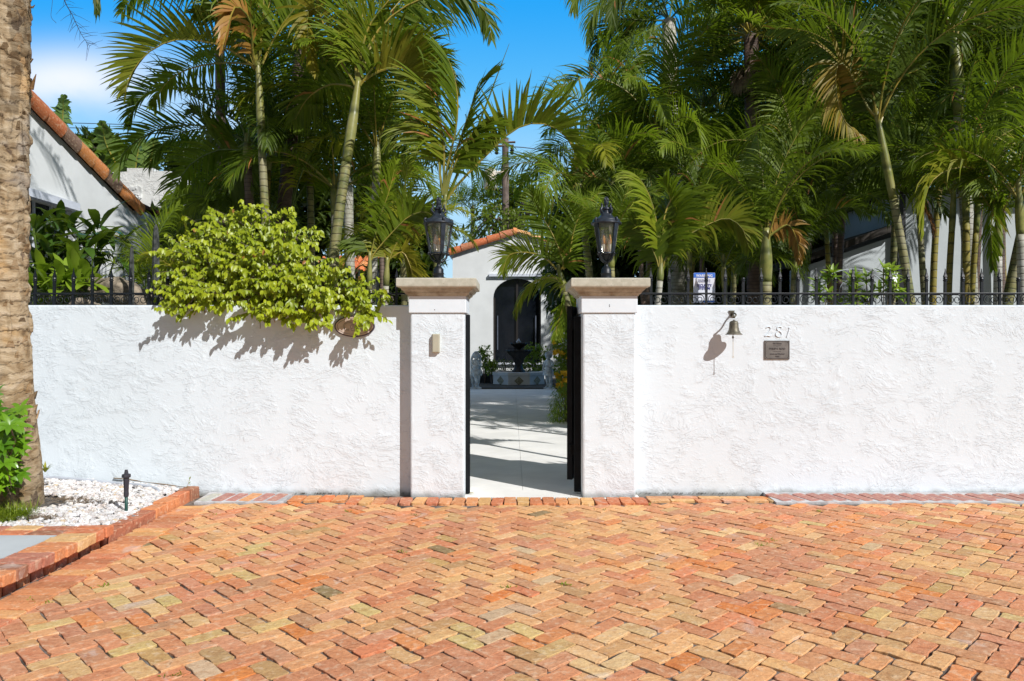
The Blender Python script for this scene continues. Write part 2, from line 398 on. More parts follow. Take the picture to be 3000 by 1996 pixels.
# ------------------------------------------------------------------ foliage pieces
def leaf2(mb, p, d, w, L, W, droop, segs, tint, rr, mat=0):
    """narrow leaflet, two vertices across"""
    pos = Vector(p); dr = Vector(d); prev = None
    for i in range(segs+1):
        s = i/segs
        wd = W*(.45+2.2*s if s < .25 else (1-(s-.25)/.75)**.75)
        ww = (w-dr*w.dot(dr)); ww = ww.normalized() if ww.length > 1e-6 else w
        if i == segs: cur = (mb.vert(pos, tint),)
        else: cur = (mb.vert(pos-ww*wd/2, tint), mb.vert(pos+ww*wd/2, tint))
        if prev:
            if len(cur) == 2: mb.face((prev[0], prev[1], cur[1], cur[0]), mat)
            else: mb.face((prev[0], prev[1], cur[0]), mat)
        prev = cur
        dr = (dr+Vector((rr*.25, 0, -droop/segs*(.4+1.6*s)))).normalized()
        pos = pos+dr*L/segs
def frond(mb, pts, L, nl=42, W=.022, droop=.8, vee=30, roll=0, pf=.2, seed=0, yel=0, brown=0, rad=.012, a0=68, a1=28, segs=4, shade=.5, tipb=.15):
    r = random.Random(seed); m = 40
    c = crom(pts, m)
    S_prev = None
    frames = []
    for i in range(m):
        T = (c[min(i+1, m-1)]-c[max(i-1, 0)]).normalized()
        if S_prev is None:
            S = T.cross(Vector((0, 0, 1)))
            if S.length < .25: S = T.cross(Vector((0, 1, .2)))
            S.normalize(); S = Quaternion(T, R(roll)) @ S
        else: S = (S_prev-T*S_prev.dot(T)).normalized()
        S_prev = S; frames.append((c[i], T, S, S.cross(T)))
    mb.tube([c[i] for i in range(0, m, 3)]+[c[-1]], [rad*(1-.85*i/(m/3)) for i in range(len(range(0, m, 3))+1)], 5, 1, colr=[(.5, 0, 0)]*(len(range(0, m, 3))+1))
    gaps = [r.random() for _ in range(2)] if r.random() < .6 else []
    for k in range(nl):
        t = pf+(1-pf)*(k+.5)/nl; s = (t-pf)/(1-pf)
        fi = min(m-1, t*(m-1)); p, T, S, Nn = frames[int(fi)]
        if int(fi) < m-1: p = p.lerp(frames[int(fi)+1][0], fi-int(fi))
        ang = R(a0+(a1-a0)*s); v = R(vee*(1-.5*s))
        ll = L*(.50+.9*math.sin(math.pi*min(1, s*.85+.14)))/1.35*(1-.35*s**3)
        for sg in (-1, 1):
            if r.random() < .05 or (gaps and abs(s-gaps[0]) < .025 and sg == 1): continue
            kink = 2.6 if r.random() < .10 else 1.0
            aa = ang*r.uniform(.88, 1.1); vv = v+r.uniform(-.14, .14)
            d = T*math.cos(aa)+(S*sg*math.cos(vv)+Nn*math.sin(vv))*math.sin(aa)
            d.normalize()
            w = T+Nn*r.uniform(-.5, .5)*.6
            tt = min(1, max(0, shade+r.uniform(-.28, .28)))
            yy = min(1, max(0, yel+r.uniform(-.12, .12) if yel > 0 else 0))
            bb = min(1, max(0, brown+r.uniform(-.25, .25))) if brown > 0 else (1 if r.random() < .01 else 0)
            leaf2(mb, p+T*r.uniform(-.003, .003), d, w, ll*r.uniform(.80, 1.10), W*r.uniform(.7, 1.2), droop*kink*r.uniform(.5, 1.4), segs, (tt, yy, bb), r.uniform(-.1, .1))
def blade(mb, p, d, up, L, W, droop, tint, segs=4, fold=.25, mat=0, wmax=.4):
    """broad leaf, three vertices across, folded at the midrib"""
    pos = Vector(p); dr = Vector(d).normalized(); prev = None
    for i in range(segs+1):
        s = i/segs
        wd = W/2*max(0, math.sin(math.pi*(s**(.75 if wmax < .5 else 1.2))))**.8 if 0 < s < 1 else 0
        sd = dr.cross(up); sd = sd.normalized() if sd.length > 1e-5 else dr.orthogonal().normalized()
        nn = sd.cross(dr)
        if wd == 0: cur = (mb.vert(pos, tint),)
        else: cur = (mb.vert(pos-sd*wd+nn*wd*fold, tint), mb.vert(pos, tint), mb.vert(pos+sd*wd+nn*wd*fold, tint))
        if prev is not None:
            if len(prev) == 1 and len(cur) == 3: mb.face((prev[0], cur[1], cur[0]), mat); mb.face((prev[0], cur[2], cur[1]), mat)
            elif len(prev) == 3 and len(cur) == 3:
                mb.face((prev[0], prev[1], cur[1], cur[0]), mat); mb.face((prev[1], prev[2], cur[2], cur[1]), mat)
            elif len(cur) == 1 and len(prev) == 3: mb.face((prev[0], prev[1], cur[0]), mat); mb.face((prev[1], prev[2], cur[0]), mat)
        prev = cur
        dr = (dr+Vector((0, 0, -droop/segs*(.4+1.2*s)))).normalized(); pos = pos+dr*L/segs
def rdir(r, zmin=-1):
    while True:
        v = Vector((r.uniform(-1, 1), r.uniform(-1, 1), r.uniform(-1, 1)))
        if .05 < v.length < 1 and v.z/v.length > zmin: return v.normalized()
UP = Vector((0, 0, 1))
def leafcloud(mb, blobs, n, L, W, seed, droop=.8, surf=.55, segs=2, cl=5):
    """leaf clumps through the volume of several ellipsoids; blobs = (centre, (rx, ry, rz))"""
    r = random.Random(seed)
    vols = [b[1][0]*b[1][1]*b[1][2] for b in blobs]; tot = sum(v**.7 for v in vols)
    for (c, rad), vol in zip(blobs, vols):
        for _ in range(int(n*vol**.7/tot/cl)):
            u = rdir(r); q = r.random()**(1/3)*(1-surf)+surf if r.random() < .8 else r.random()
            q *= .82+.36*noise.noise(Vector(c)*3+u*2.2)+.12
            ctr = Vector(c)+Vector((u.x*rad[0], u.y*rad[1], u.z*rad[2]))*q
            base = r.random()
            for _ in range(cl):
                d = (u*.8+rdir(r)).normalized()
                blade(mb, ctr+rdir(r)*L*.5, d, UP, L*r.uniform(.6, 1.2), W*r.uniform(.7, 1.2), droop*r.uniform(.4, 1.5), (min(1, max(0, base*.6+r.uniform(0, .4))), 0, 0), segs, .3)
#==SETTING==
# ================================================================== SETTING
mb = MB(); mb.box((-70, -30, -.30), (70, 110, -.045)); struct(mb.build('ground', 'ground'))
# driveway: sand bed and old bricks laid in herringbone, every brick a little different
def srgb(*c): q = lin(c); return (min(.8, q[0]*.88), q[1]*.91, q[2]*.76)
PAL = [((226, 150, 106), 14), ((214, 128, 92), 13), ((232, 166, 116), 12), ((236, 184, 130), 8), ((204, 116, 82), 9), ((236, 134, 66), 5),
       ((216, 182, 126), 4), ((190, 132, 104), 6), ((242, 208, 160), 4), ((216, 142, 118), 7), ((196, 150, 100), 5), ((190, 160, 92), 2), ((168, 138, 92), 1), ((216, 196, 176), 1), ((228, 120, 80), 4)]
PALX = [srgb(*[a*.58+b*.42 for a, b in zip(c, (224, 156, 114))]) for c, k in PAL for _ in range(k)]
def brick_top(mb, cx, cy, ang, L, W, z0, z1, tint, r, rough=.0055, tilt=.010, side=True):
    ca, sa = math.cos(ang), math.sin(ang)
    hl, hw = L/2, W/2; cr = r.uniform(.004, .013)
    pts = []
    for (ax, ay, bx, by) in ((-hl, -hw, hl, -hw), (hl, -hw, hl, hw), (hl, hw, -hl, hw), (-hl, hw, -hl, -hw)):
        ln = math.hypot(bx-ax, by-ay); ns = 4 if ln > 1.4*min(L, W) else 3
        ux, uy = (bx-ax)/ln, (by-ay)/ln
        for k in range(ns):
            t = cr*1.1+(ln-2.2*cr)*k/(ns-1)
            pts.append((ax+ux*t+r.gauss(0, rough*.55), ay+uy*t+r.gauss(0, rough*.55)))
    ex, ey = r.uniform(-tilt, tilt), r.uniform(-tilt, tilt); dz = r.uniform(-.0025, .0025)
    def w(x, y, z): return (cx+x*ca-y*sa, cy+x*sa+y*ca, z+dz+ex*x+ey*y)
    be = .0018
    top = [mb.vert(w(x*(1-be/hl*1.2), y*(1-be/hw*1.2), z1), tint) for x, y in pts]
    mid = [mb.vert(w(x, y, z1-be*.9), tint) for x, y in pts]
    bot = [mb.vert(w(x, y, z0), tint) for x, y in pts]
    n = len(pts); mb.face(top)
    for k in range(n):
        j = (k+1) % n
        mb.face((top[k], mid[k], mid[j], top[j])[::-1] if False else (mid[k], mid[j], top[j], top[k]))
        mb.face((bot[k], bot[j], mid[j], mid[k]))
def vary(c, r, a=.10): k = r.uniform(1-a, 1+a); return tuple(min(1, x*k*r.uniform(.96, 1.04)) for x in c)
mb = MB(); r = random.Random(3)
bw = .085
XL, XR, YF, YN = -2.22, 6.4, -.245, -4.6
def wallrow_y(x): return -.262 if -1.24 < x < 1.02 else (-.195 if x > 1.97 or x < -1.7 else -.155)
def gz(x, y): return .003+.004*noise.noise(Vector((x*.6, y*.6, 1)))
for i in range(-110, 110):
    for j in range(-110, 110):
        s = (i-j) % 4
        if s == 0: u, v, a = (i+1)*bw, (j+.5)*bw, 0
        elif s == 3: u, v, a = (i+.5)*bw, (j+1)*bw, math.pi/2
        else: continue
        x = 1.6+(u-v)*.7071; y = -2.4+(u+v)*.7071
        wv = noise.noise_vector(Vector((x*.55, y*.55, 0)))
        x += wv.x*.028; y += wv.y*.028
        if not (XL-.08 < x < XR and YN < y < wallrow_y(x)): continue
        if x < XL-.03: continue
        fam = noise.noise(Vector((x*.8, y*.8, 4)))
        t = r.choice(PALX)
        if fam > .15 and r.random() < .5: t = srgb(212, 138, 106)
        if fam < -.15 and r.random() < .45: t = srgb(234, 172, 122)
        if r.random() < .02: t = srgb(228, 128, 56)
        if r.random() < .015: t = srgb(218, 182, 124)
        if r.random() < .004: t = srgb(140, 116, 80)
        brick_top(mb, x, y, a+math.pi/4+r.gauss(0, .011), 2*bw-r.uniform(.003, .012), bw-r.uniform(.002, .010), -.03, gz(x, y), vary(t, r), r)
# border course along the planter edge, long side across
y = -.30
while y > YN:
    h = r.uniform(.088, .104)
    xl = -2.43+.018*(-y)
    brick_top(mb, xl+.118, y-h/2, r.gauss(0, .03), .215, h-.008, -.03, .0115, vary(r.choice([srgb(222, 142, 98), srgb(206, 124, 84), srgb(232, 166, 112), srgb(214, 130, 96)]), r), r)
    y -= h
# soldier course in front of the pillars
x = -1.24
while x < 1.0:
    h = r.uniform(.094, .104)
    brick_top(mb, x+h/2, -.135, math.pi/2+r.gauss(0, .03), .215, h-.009, -.03, .0135, vary(r.choice([srgb(224, 132, 86), srgb(214, 118, 82), srgb(230, 150, 104), srgb(200, 120, 96), srgb(236, 176, 120)]), r), r)
    x += h
rows_l = [-2.36, -1.62]
x = -1.70
while x < -1.245:
    h = r.uniform(.095, .12)
    brick_top(mb, x+h/2, -.045, math.pi/2+r.gauss(0, .05), .205, h-.012, -.03, .012, vary(r.choice([srgb(224, 120, 60), srgb(228, 150, 96), srgb(216, 128, 72)]), r), r, .006)
    x += h
for yy in (.02, -.075):
    x = 1.03
    while x < 1.95:
        h = r.uniform(.15, .21)
        brick_top(mb, x+h/2, yy-.03, r.gauss(0, .03), h-.01, .088, -.03, .010, vary(r.choice(PALX), r), r, .006); x += h
drive = struct(mb.build('driveway', 'brick', fixn=True))
mb = MB(); mb.box((-2.46, -6.0, -.045), (6.5, .12, -.0055)); struct(mb.build('driveway_bed', 'sand'))
# mortared glazed bricks, sloped up to the wall foot
def glazed(x0, x1, name, seed, lean, label):
    r = random.Random(seed)
    t = thing('brick_edging', label, 'brick edging', (x0, 0, 0))
    mb = MB(); mb.slab([(x0, -.195), (x1, -.195), (x1, .103), (x0, .103)], -.04, .0105)
    mb.v = [Vector((p.x, p.y, p.z+(.016 if p.y > 0 and p.z > 0 else 0))) for p in mb.v]
    mb.build('mortar_bed', 'mortar', t)
    mb = MB(); x = x0+.01
    while x < x1-.10:
        h = r.uniform(.098, .108)
        orange = r.random() < .12
        c = srgb(226, 150, 90) if orange else vary(srgb(176, 108, 104), r, .1)
        if r.random() < .04: c = srgb(186, 186, 190)
        st = len(mb.v)
        brick_top(mb, x+h/2, -.055, math.pi/2+lean, .205, h-.021, -.02, .0158, c, r, .003, .004)
        for k in range(st, len(mb.v)): mb.v[k].z += (mb.v[k].y+.13)*.07
        x += h
    mb.build('edging_brick', 'brick_glazed', t, fixn=True)
glazed(-2.37, -1.71, 'l', 5, -.18, 'short row of mortared dark red bricks along the wall foot next to the gravel bed')
glazed(1.97, 6.2, 'r', 6, .42, 'long row of slanted dark red mortared bricks along the foot of the right wall')
ICO = []
bmt = bmesh.new(); bmesh.ops.create_icosphere(bmt, subdivisions=1, radius=1); ICOV = [v.co.copy() for v in bmt.verts]; ICOF = [[v.index for v in f.verts] for f in bmt.faces]; bmt.free()
# weeds in the joints
mb = MB(); r = random.Random(11)
for (px, py) in ((500, 1995), (620, 1510), (590, 1440), (1490, 1722), (1655, 1715), (1215, 1510), (115, 1770), (2230, 1600), (1760, 1495), (300, 1720), (1020, 1500), (1180, 1620), (85, 1765), (2262, 1585), (1900, 1480), (2400, 1500)):
    d = H0*F/(py-HY) if py < 1990 else 2.69
    b = P(px, py, d)
    for _ in range(14):
        blade(mb, (b.x+r.gauss(0, .022), b.y+r.gauss(0, .012), .0), Vector((r.gauss(0, .6), r.gauss(0, .6), .55)).normalized(), UP, r.uniform(.012, .03), .007, .5, (r.random(), 0, 0), 2)
struct(mb.build('joint_weeds', 'grass'), kind='stuff')

mb = MB(); r = random.Random(77)
for _ in range(700):
    x = r.uniform(-1.7, 6.2) if r.random() < .85 else r.uniform(-.78, .95); y = (-.004 if (-.79 < x < -.36 or .54 < x < .96) else (.101 if not -.36 < x < .54 else -.010)); 
    if noise.noise(Vector((x*2.3, 3, 1))) < -.08: continue
    sz = r.uniform(.0012, .0035); st = len(mb.v)
    for w in ICOV: mb.vert((x+w.x*sz*1.8, y+w.y*sz*.8-.004, .018 if y > 0 else .004, )+Vector((0, 0, w.z*sz)) if False else (x+w.x*sz*1.8, y+w.y*sz*.8-.004, (.020 if y > 0 else .006)+w.z*sz))
    for f_ in ICOF: mb.face([st+k for k in f_])
struct(mb.build('wall_foot_moss', 'soil'), kind='stuff')

# ---------------- gravel bed, edging, landing step (left)
def bedz(x, y):
    """height of the gravel: rises to the left and to the wall"""
    k = min(1, max(0, (-2.42-x)/1.5))
    return .035+.125*k**.8*(.55+.45*min(1, max(0, (y+1.4)/1.4)))+.008*noise.noise(Vector((x*4, y*4, 0)))
mb = MB(); nx, ny = 40, 26
X0, X1, Y0, Y1 = -7.0, -2.45, -1.42, .104
idx = [[mb.vert((X0+(X1-X0)*i/nx, Y0+(Y1-Y0)*j/ny, bedz(X0+(X1-X0)*i/nx, Y0+(Y1-Y0)*j/ny)-.012)) for i in range(nx+1)] for j in range(ny+1)]
for j in range(ny):
    for i in range(nx): mb.face((idx[j][i], idx[j][i+1], idx[j+1][i+1], idx[j+1][i]))
struct(mb.build('gravel_bed_soil', 'gravelbed'))
mb = MB(); r = random.Random(21)
for _ in range(9000):
    x = -2.47-1.75*r.random()**1.1; y = r.uniform(-1.40, .085)
    dd = math.hypot(x+3.28, y+.62)
    if dd < .19: continue
    # bare litter patches by the trunk
    if math.hypot((x+3.02)/.16, (y+.52)/.06) < 1 and r.random() < .7: continue
    if math.hypot((x+3.0)/.10, (y+.98)/.07) < 1 and r.random() < .8: continue
    s = r.uniform(.009, .019) if r.random() < .85 else r.uniform(.018, .026)
    q = Quaternion(rdir(r), r.uniform(0, 6.28)); sx, sy, sz = s*r.uniform(.8, 1.4), s*r.uniform(.7, 1.1), s*r.uniform(.45, .8)
    g = r.uniform(.50, .80); t = (g, g*r.uniform(.98, 1.0), g*r.uniform(.97, 1.03))
    if r.random() < .04: t = (.55, .45, .30)
    if r.random() < .03: t = (.20, .21, .23)
    z = bedz(x, y)+r.uniform(-.004, .010)
    qq = Quaternion((0, 0, 1), r.uniform(0, 6.28)) @ Quaternion((1, 0, 0), r.gauss(0, .35))
    st = len(mb.v)
    for v in ICOV:
        w = v*r.uniform(.78, 1.15); w = qq @ Vector((w.x*sx, w.y*sy, w.z*sz))
        mb.vert((x+w.x, y+w.y, z+w.z), t)
    for f in ICOF: mb.face([st+k for k in f])
struct(mb.build('white_gravel', 'gravel'), kind='stuff')
# leaf litter by the trunk
mb = MB(); r = random.Random(5)
for _ in range(500):
    a, b = r.gauss(0, .11), r.gauss(0, .045)
    x, y = (-3.05+a, -.52+b) if r.random() < .7 else (-3.0+a*.5, -.98+b*.6)
    mb.tube([(x, y, bedz(x, y)+.004), Vector((x, y, bedz(x, y)+.012))+Vector((r.gauss(0, .02), r.gauss(0, .02), r.uniform(0, .012)))], .0013, 3)
struct(mb.build('leaf_litter', 'twig'), kind='stuff')

RED = [tuple(a*.7+b*.3 for a, b in zip(c_, srgb(216, 140, 104))) for c_ in [srgb(216, 112, 70), srgb(200, 96, 66), srgb(226, 136, 84), srgb(170, 84, 66), srgb(232, 190, 136), srgb(196, 120, 60), srgb(128, 72, 60), srgb(180, 104, 100)]]
def rbox(mb, a, b, t, r, j=.003, sub=1):
    """a brick: box with chamfered, jittered corners"""
    st = len(mb.v); mb.cc = t
    (x0, y0, z0), (x1, y1, z1) = a, b; e = .006
    xs = [x0, x0+e, x1-e, x1]; ys = [y0, y0+e, y1-e, y1]; zs = [z0, z0+e, z1-e, z1]
    bm = bmesh.new(); bmesh.ops.create_cube(bm, size=1)
    for v in bm.verts: v.co = Vector((x0 if v.co.x < 0 else x1, y0 if v.co.y < 0 else y1, z0 if v.co.z < 0 else z1))+Vector((r.gauss(0, j), r.gauss(0, j), r.gauss(0, j*.6)))
    bmesh.ops.subdivide_edges(bm, edges=[e_ for e_ in bm.edges if e_.calc_length() > .07], cuts=2, use_grid_fill=True)
    bmesh.ops.bevel(bm, geom=[e_ for e_ in bm.edges if e_.calc_face_angle(0) > 1], offset=e, segments=1, affect='EDGES')
    for v in bm.verts: v.co += Vector(noise.noise_vector(v.co*30))*.0025
    bm.verts.index_update()
    for v in bm.verts: mb.vert(v.co, t)
    for f in bm.faces: mb.face([st+v.index for v in f.verts])
    bm.free()
r = random.Random(31)
ed = thing('brick_kerb', 'low kerb of rough orange bricks between the white gravel and the driveway', 'kerb', (-2.5, -.7, 0))
y = .07
while y > -1.33:
    ln = min(r.uniform(.17, .21), y+1.34)
    if ln < .05: break
    mb = MB(); xo = -2.435+.012*(-y)
    top = .062+.012*r.random()+.02*max(0, 1+y*1.5)
    rbox(mb, (xo-.10, y-ln+.006, -.04), (xo, y-.004, top), r.choice(RED), r, .005)
    mb.build('kerb_brick', 'brick', ed); y -= ln
st = thing('landing_step', 'raised landing with a border of orange bricks round a grey slab', 'step', (-2.9, -2.2, 0))
mb = MB(); mb.box((-6, -6, -.04), (-2.475, -1.335, .060)); mb.build('step_core', 'mortar', st)
y = -1.33
while y > -4.4:      # top course, overhanging, bricks lying across the edge
    h = r.uniform(.086, .102); xo = -2.352+.012*(y+1.33)
    mb = MB(); rbox(mb, (xo-.20, y-h+.004, .066), (xo+r.uniform(-.006, .006), y-.003, .126), r.choice(RED), r, .004); mb.build('coping_brick', 'brick', st)
    y -= h
y = -1.36
while y > -4.4:      # riser course under it
    h = r.uniform(.098, .112); xo = -2.418+.012*(y+1.33)
    mb = MB(); rbox(mb, (xo-.05, y-h+.006, -.04), (xo, y-.006, .062), r.choice(RED), r, .003); mb.build('riser_brick', 'brick', st)
    y -= h
x = -2.56
while x > -4.6:      # rear border: two courses
    h = r.uniform(.18, .21)
    for (ya, yb) in ((-1.335, -1.432), (-1.436, -1.532)):
        mb = MB(); rbox(mb, (x-h+.004, yb, .060), (x-.004, ya, .122), r.choice(RED), r, .003); mb.build('border_brick', 'brick', st)
    x -= h
mb = MB(); mb.slab([(-2.565, -1.545), (-2.572, -1.99), (-2.80, -1.93), (-3.4, -1.80), (-4.6, -1.7), (-4.6, -1.545)], .061, .119)
mb.build('slab', 'slab', st)
for k in range(26):   # front border
    x = -2.575-k%6*.2-(.1 if (k//6) % 2 else 0); y = -2.05-(k//6)*.10
    mb = MB(); rbox(mb, (x-.195, y-.093, .060), (x, y, .120), r.choice(RED), r, .003); mb.build('border_brick', 'brick', st)
    if k >= 23: break

# ---------------- garden ground behind the wall
mb = MB()
for i in range(60): pass
nx, ny = 50, 50
def gard(x, y): return -.03 if -2.9 < x < 1.0 else .10+.05*noise.noise(Vector((x, y, 0)))
mb.box((-16, .30, -.04), (-3.05, 24, .06)); mb.box((1.12, .30, -.04), (16, 24, .06)); mb.box((-3.05, 12.9, -.04), (1.12, 24, .03))
struct(mb.build('garden_soil', 'soil'))
mb = MB()
def cslab(x0, y0, x1, y1, z): mb.box((x0, y0, -.04), (x1, y1, z))
jx = .088
for (a, b) in ((.30, 4.0), (4.003, 8.4), (8.403, 12.88)):
    cslab(-3.04, a, jx-.0012, b, 0); cslab(jx+.0012, a, 1.11, b, 0)
struct(mb.build('courtyard_paving', 'concrete'))
mb = MB(); mb.box((-.372, -.008, -.04), (.455, .295, .004)); mb.box((.455, -.012, -.04), (.985, .30, .0035)); struct(mb.build('threshold', 'concrete', bevel=.003))

# ---------------- walls and pillars
def wall(x0, x1, z1, label):
    mb = MB(); mb.box((x0, .105, -.05), (x1, .335, z1))
    o = mb.build('garden_wall', 'stucco', bevel=.012); return tag(o, label, 'wall')
wall(-7.5, -.77, 1.494, 'white stucco garden wall to the left of the gate, under the lime bush')
wall(.94, 8.0, 1.494, 'white stucco garden wall to the right of the gate, carrying bell and house number')
def pillar(x0, x1, z0, label):
    t = thing('gate_pillar', label, 'pillar', ((x0+x1)/2, .22, 0))
    mb = MB(); mb.box((x0, 0, z0), (x1, .42, 1.43)); mb.build('shaft', 'pillar', t, bevel=.014)
    mb = MB(); mb.box((x0-.012, -.012, 1.428), (x1+.012, .432, 1.5765)); mb.build('neck_band', 'plaster', t, bevel=.006)
    cx, cy = (x0+x1)/2, .21
    mb = MB(); hw = (x1-x0)/2
    prof = [(.006, 0), (.020, .004), (.022, .014), (.036, .020), (.040, .032), (.044, .036), (.062, .050), (.066, .060), (.070, .064), (.094, .070), (.096, .080), (.096, .132), (.090, .137)]
    rings = []
    for e, z in prof:
        a = hw+e; rings.append([mb.vert((cx+sx*a, cy+sy*(a+.0), 1.555+z)) for sx, sy in ((-1, -1), (1, -1), (1, 1), (-1, 1))])
    for a, b in zip(rings, rings[1:]):
        for k in range(4): mb.face((a[k], a[(k+1) % 4], b[(k+1) % 4], b[k]))
    mb.face(rings[0][::-1]); mb.face(rings[-1]); mb.build('cap', 'coral', t, bevel=.0025)
    return t
pl = pillar(-.784, -.366, -.03, 'white stucco gate pillar with the beige box, left of the opening')
pr = pillar(.545, .955, -.02, 'white stucco gate pillar right of the opening, with the blotchy mossy cap')
mb = MB(); mb.lathe([(.0035, 0), (.0035, .004)], 0, 0, n=8); 
for p_, (px, py) in ((pl, (1274, 908)), (pr, (1785, 894)), (pr, (1785.4, 898))):
    mb = MB(); c = P(px, py, D0); mb.lathe([(.0035, -.003), (.003, .003)], 0, 0, n=8)
    mb.v = [Vector((c.x+v.x, -.0135+v.z*.3, c.z+v.y)) for v in mb.v]; mb.build('hole', 'ink', p_)

mb = MB(); c = P(1381, 1451, 5.86); r = random.Random(2); blade(mb, (c.x-.02, c.y, .012), (1, .2, .15), UP, .045, .022, .3, (.9, .9, 0), 4, .3)
tag(mb.build('fallen_leaf', 'grass'), 'single small yellow leaf lying on the threshold by the left pillar', 'leaf')
# ---------------- lanterns
def lantern(cx, cz, a0, label):
    cy = .21; z0 = cz
    t = thing('lantern', label, 'lantern', (cx, cy, z0))
    k = .00274
    mb = MB(); mb.lathe([(.046, 0), (.046, .012), (.043, .020), (.041, .055), (.044, .058), (.044, .063), (.040, .066), (.040, .090), (.037, .096), (.024, .112), (.016, .122), (.013, .140), (.020, .146), (.022, .153), (.016, .160), (.026, .172), (.048, .200), (.052, .212)], cx, cy, z0, 24); mb.build('base', 'iron', t, smooth=True)
    mb = MB(); gb, gt = .214, .452
    mb.lathe([(.064, gb-.004), (.066, gb), (.104, gt)], cx, cy, z0, 28, caps=False); mb.build('glass', 'glass', t, smooth=True)
    mb = MB(); mb.lathe([(.050, .208), (.072, .214), (.072, .224), (.062, .226)], cx, cy, z0, 28); mb.build('bottom_ring', 'iron2', t, smooth=True)
    for q in range(4):
        a = R(a0+90*q); mb = MB(); ca, sa = math.cos(a), math.sin(a)
        for (r0, r1, za, zb, w0, w1) in ((.069, .109, .212, .452, .014, .019),):
            vs = []
            for rr, z, w in ((r0, za, w0), (r1, zb, w1)):
                for o_ in (-.004, .006):
                    for s_ in (-1, 1): vs.append(mb.vert((cx+ca*(rr+o_)-sa*w*s_, cy+sa*(rr+o_)+ca*w*s_, z0+z)))
            for f_ in ((0, 1, 3, 2), (4, 6, 7, 5), (0, 4, 5, 1), (2, 3, 7, 6), (1, 5, 7, 3), (0, 2, 6, 4)): mb.face([vs[i_] for i_ in f_])
        mb.build('strut', 'iron2', t, fixn=True)
        mb = MB()   # curled arm under the glass
        pts = [Vector((cx+ca*rr, cy+sa*rr, z0+z)) for rr, z in ((.016, .150), (.040, .162), (.064, .185), (.072, .210), (.082, .224), (.088, .214), (.080, .206))]
        mb.tube(crom(pts, 16), [.010-.004*i/15 for i in range(16)], 6); mb.build('arm', 'iron', t, smooth=True)
        mb = MB()   # scroll on the roof
        b = a+R(0)
        pts = [Vector((cx+math.cos(b)*rr, cy+math.sin(b)*rr, z0+z)) for rr, z in ((.070, .497), (.048, .512), (.038, .535), (.050, .548), (.060, .562), (.050, .580), (.046, .600), (.054, .614))]
        mb.tube(crom(pts, 20), [.005+.005*math.sin(math.pi*i/19) for i in range(20)], 6)
        pts = [Vector((cx+math.cos(b)*rr, cy+math.sin(b)*rr, z0+z)) for rr, z in ((.108, .462), (.118, .478), (.112, .494), (.102, .488), (.098, .478))]
        mb.tube(crom(pts, 14), [.010-.003*i/13 for i in range(14)], 6)
        mb.build('scroll', 'iron2', t, smooth=True)
    mb = MB(); mb.lathe([(.100, .446), (.120, .452), (.124, .458), (.122, .463), (.112, .468), (.108, .482), (.104, .488), (.100, .492), (.074, .500), (.052, .518), (.038, .538), (.032, .552), (.034, .558), (.030, .564)], cx, cy, z0, 32); mb.build('roof', 'iron2', t, smooth=True)
    mb = MB(); mb.lathe([(.024, .560), (.036, .568), (.038, .576), (.026, .588), (.014, .594), (.012, .600), (.018, .612), (.020, .628), (.016, .646), (.010, .662), (.005, .672)], cx, cy, z0, 20)
    for q in range(5):
        a = R(72*q+10); mb.tube([(cx+math.cos(a)*.012, cy+math.sin(a)*.012, z0+.62), (cx+math.cos(a)*.018, cy+math.sin(a)*.018, z0+.65), (cx+math.cos(a)*.010, cy+math.sin(a)*.010, z0+.672)], [.006, .005, .001], 5)
    mb.build('finial', 'iron2', t, smooth=True)
    for q in range(3):
        a = R(a0+35+120*q); x, y = cx+.030*math.cos(a), cy+.030*math.sin(a)
        mb = MB(); mb.lathe([(.010, .215), (.0095, .290)], x, y, z0, 10); mb.build('candle_sleeve', 'sleeve', t, smooth=True)
        mb = MB(); mb.lathe([(.007, .291), (.013, .305), (.014, .322), (.009, .348), (.002, .372)], x, y, z0, 12); mb.build('bulb', 'amber', t, smooth=True)
lantern(P(1285, 817, 5.95).x, 1.692, -64+0, 'dark iron lantern on the left gate pillar')
lantern(P(1776, 817, 5.95).x, 1.692, -52, 'dark iron lantern on the right gate pillar')

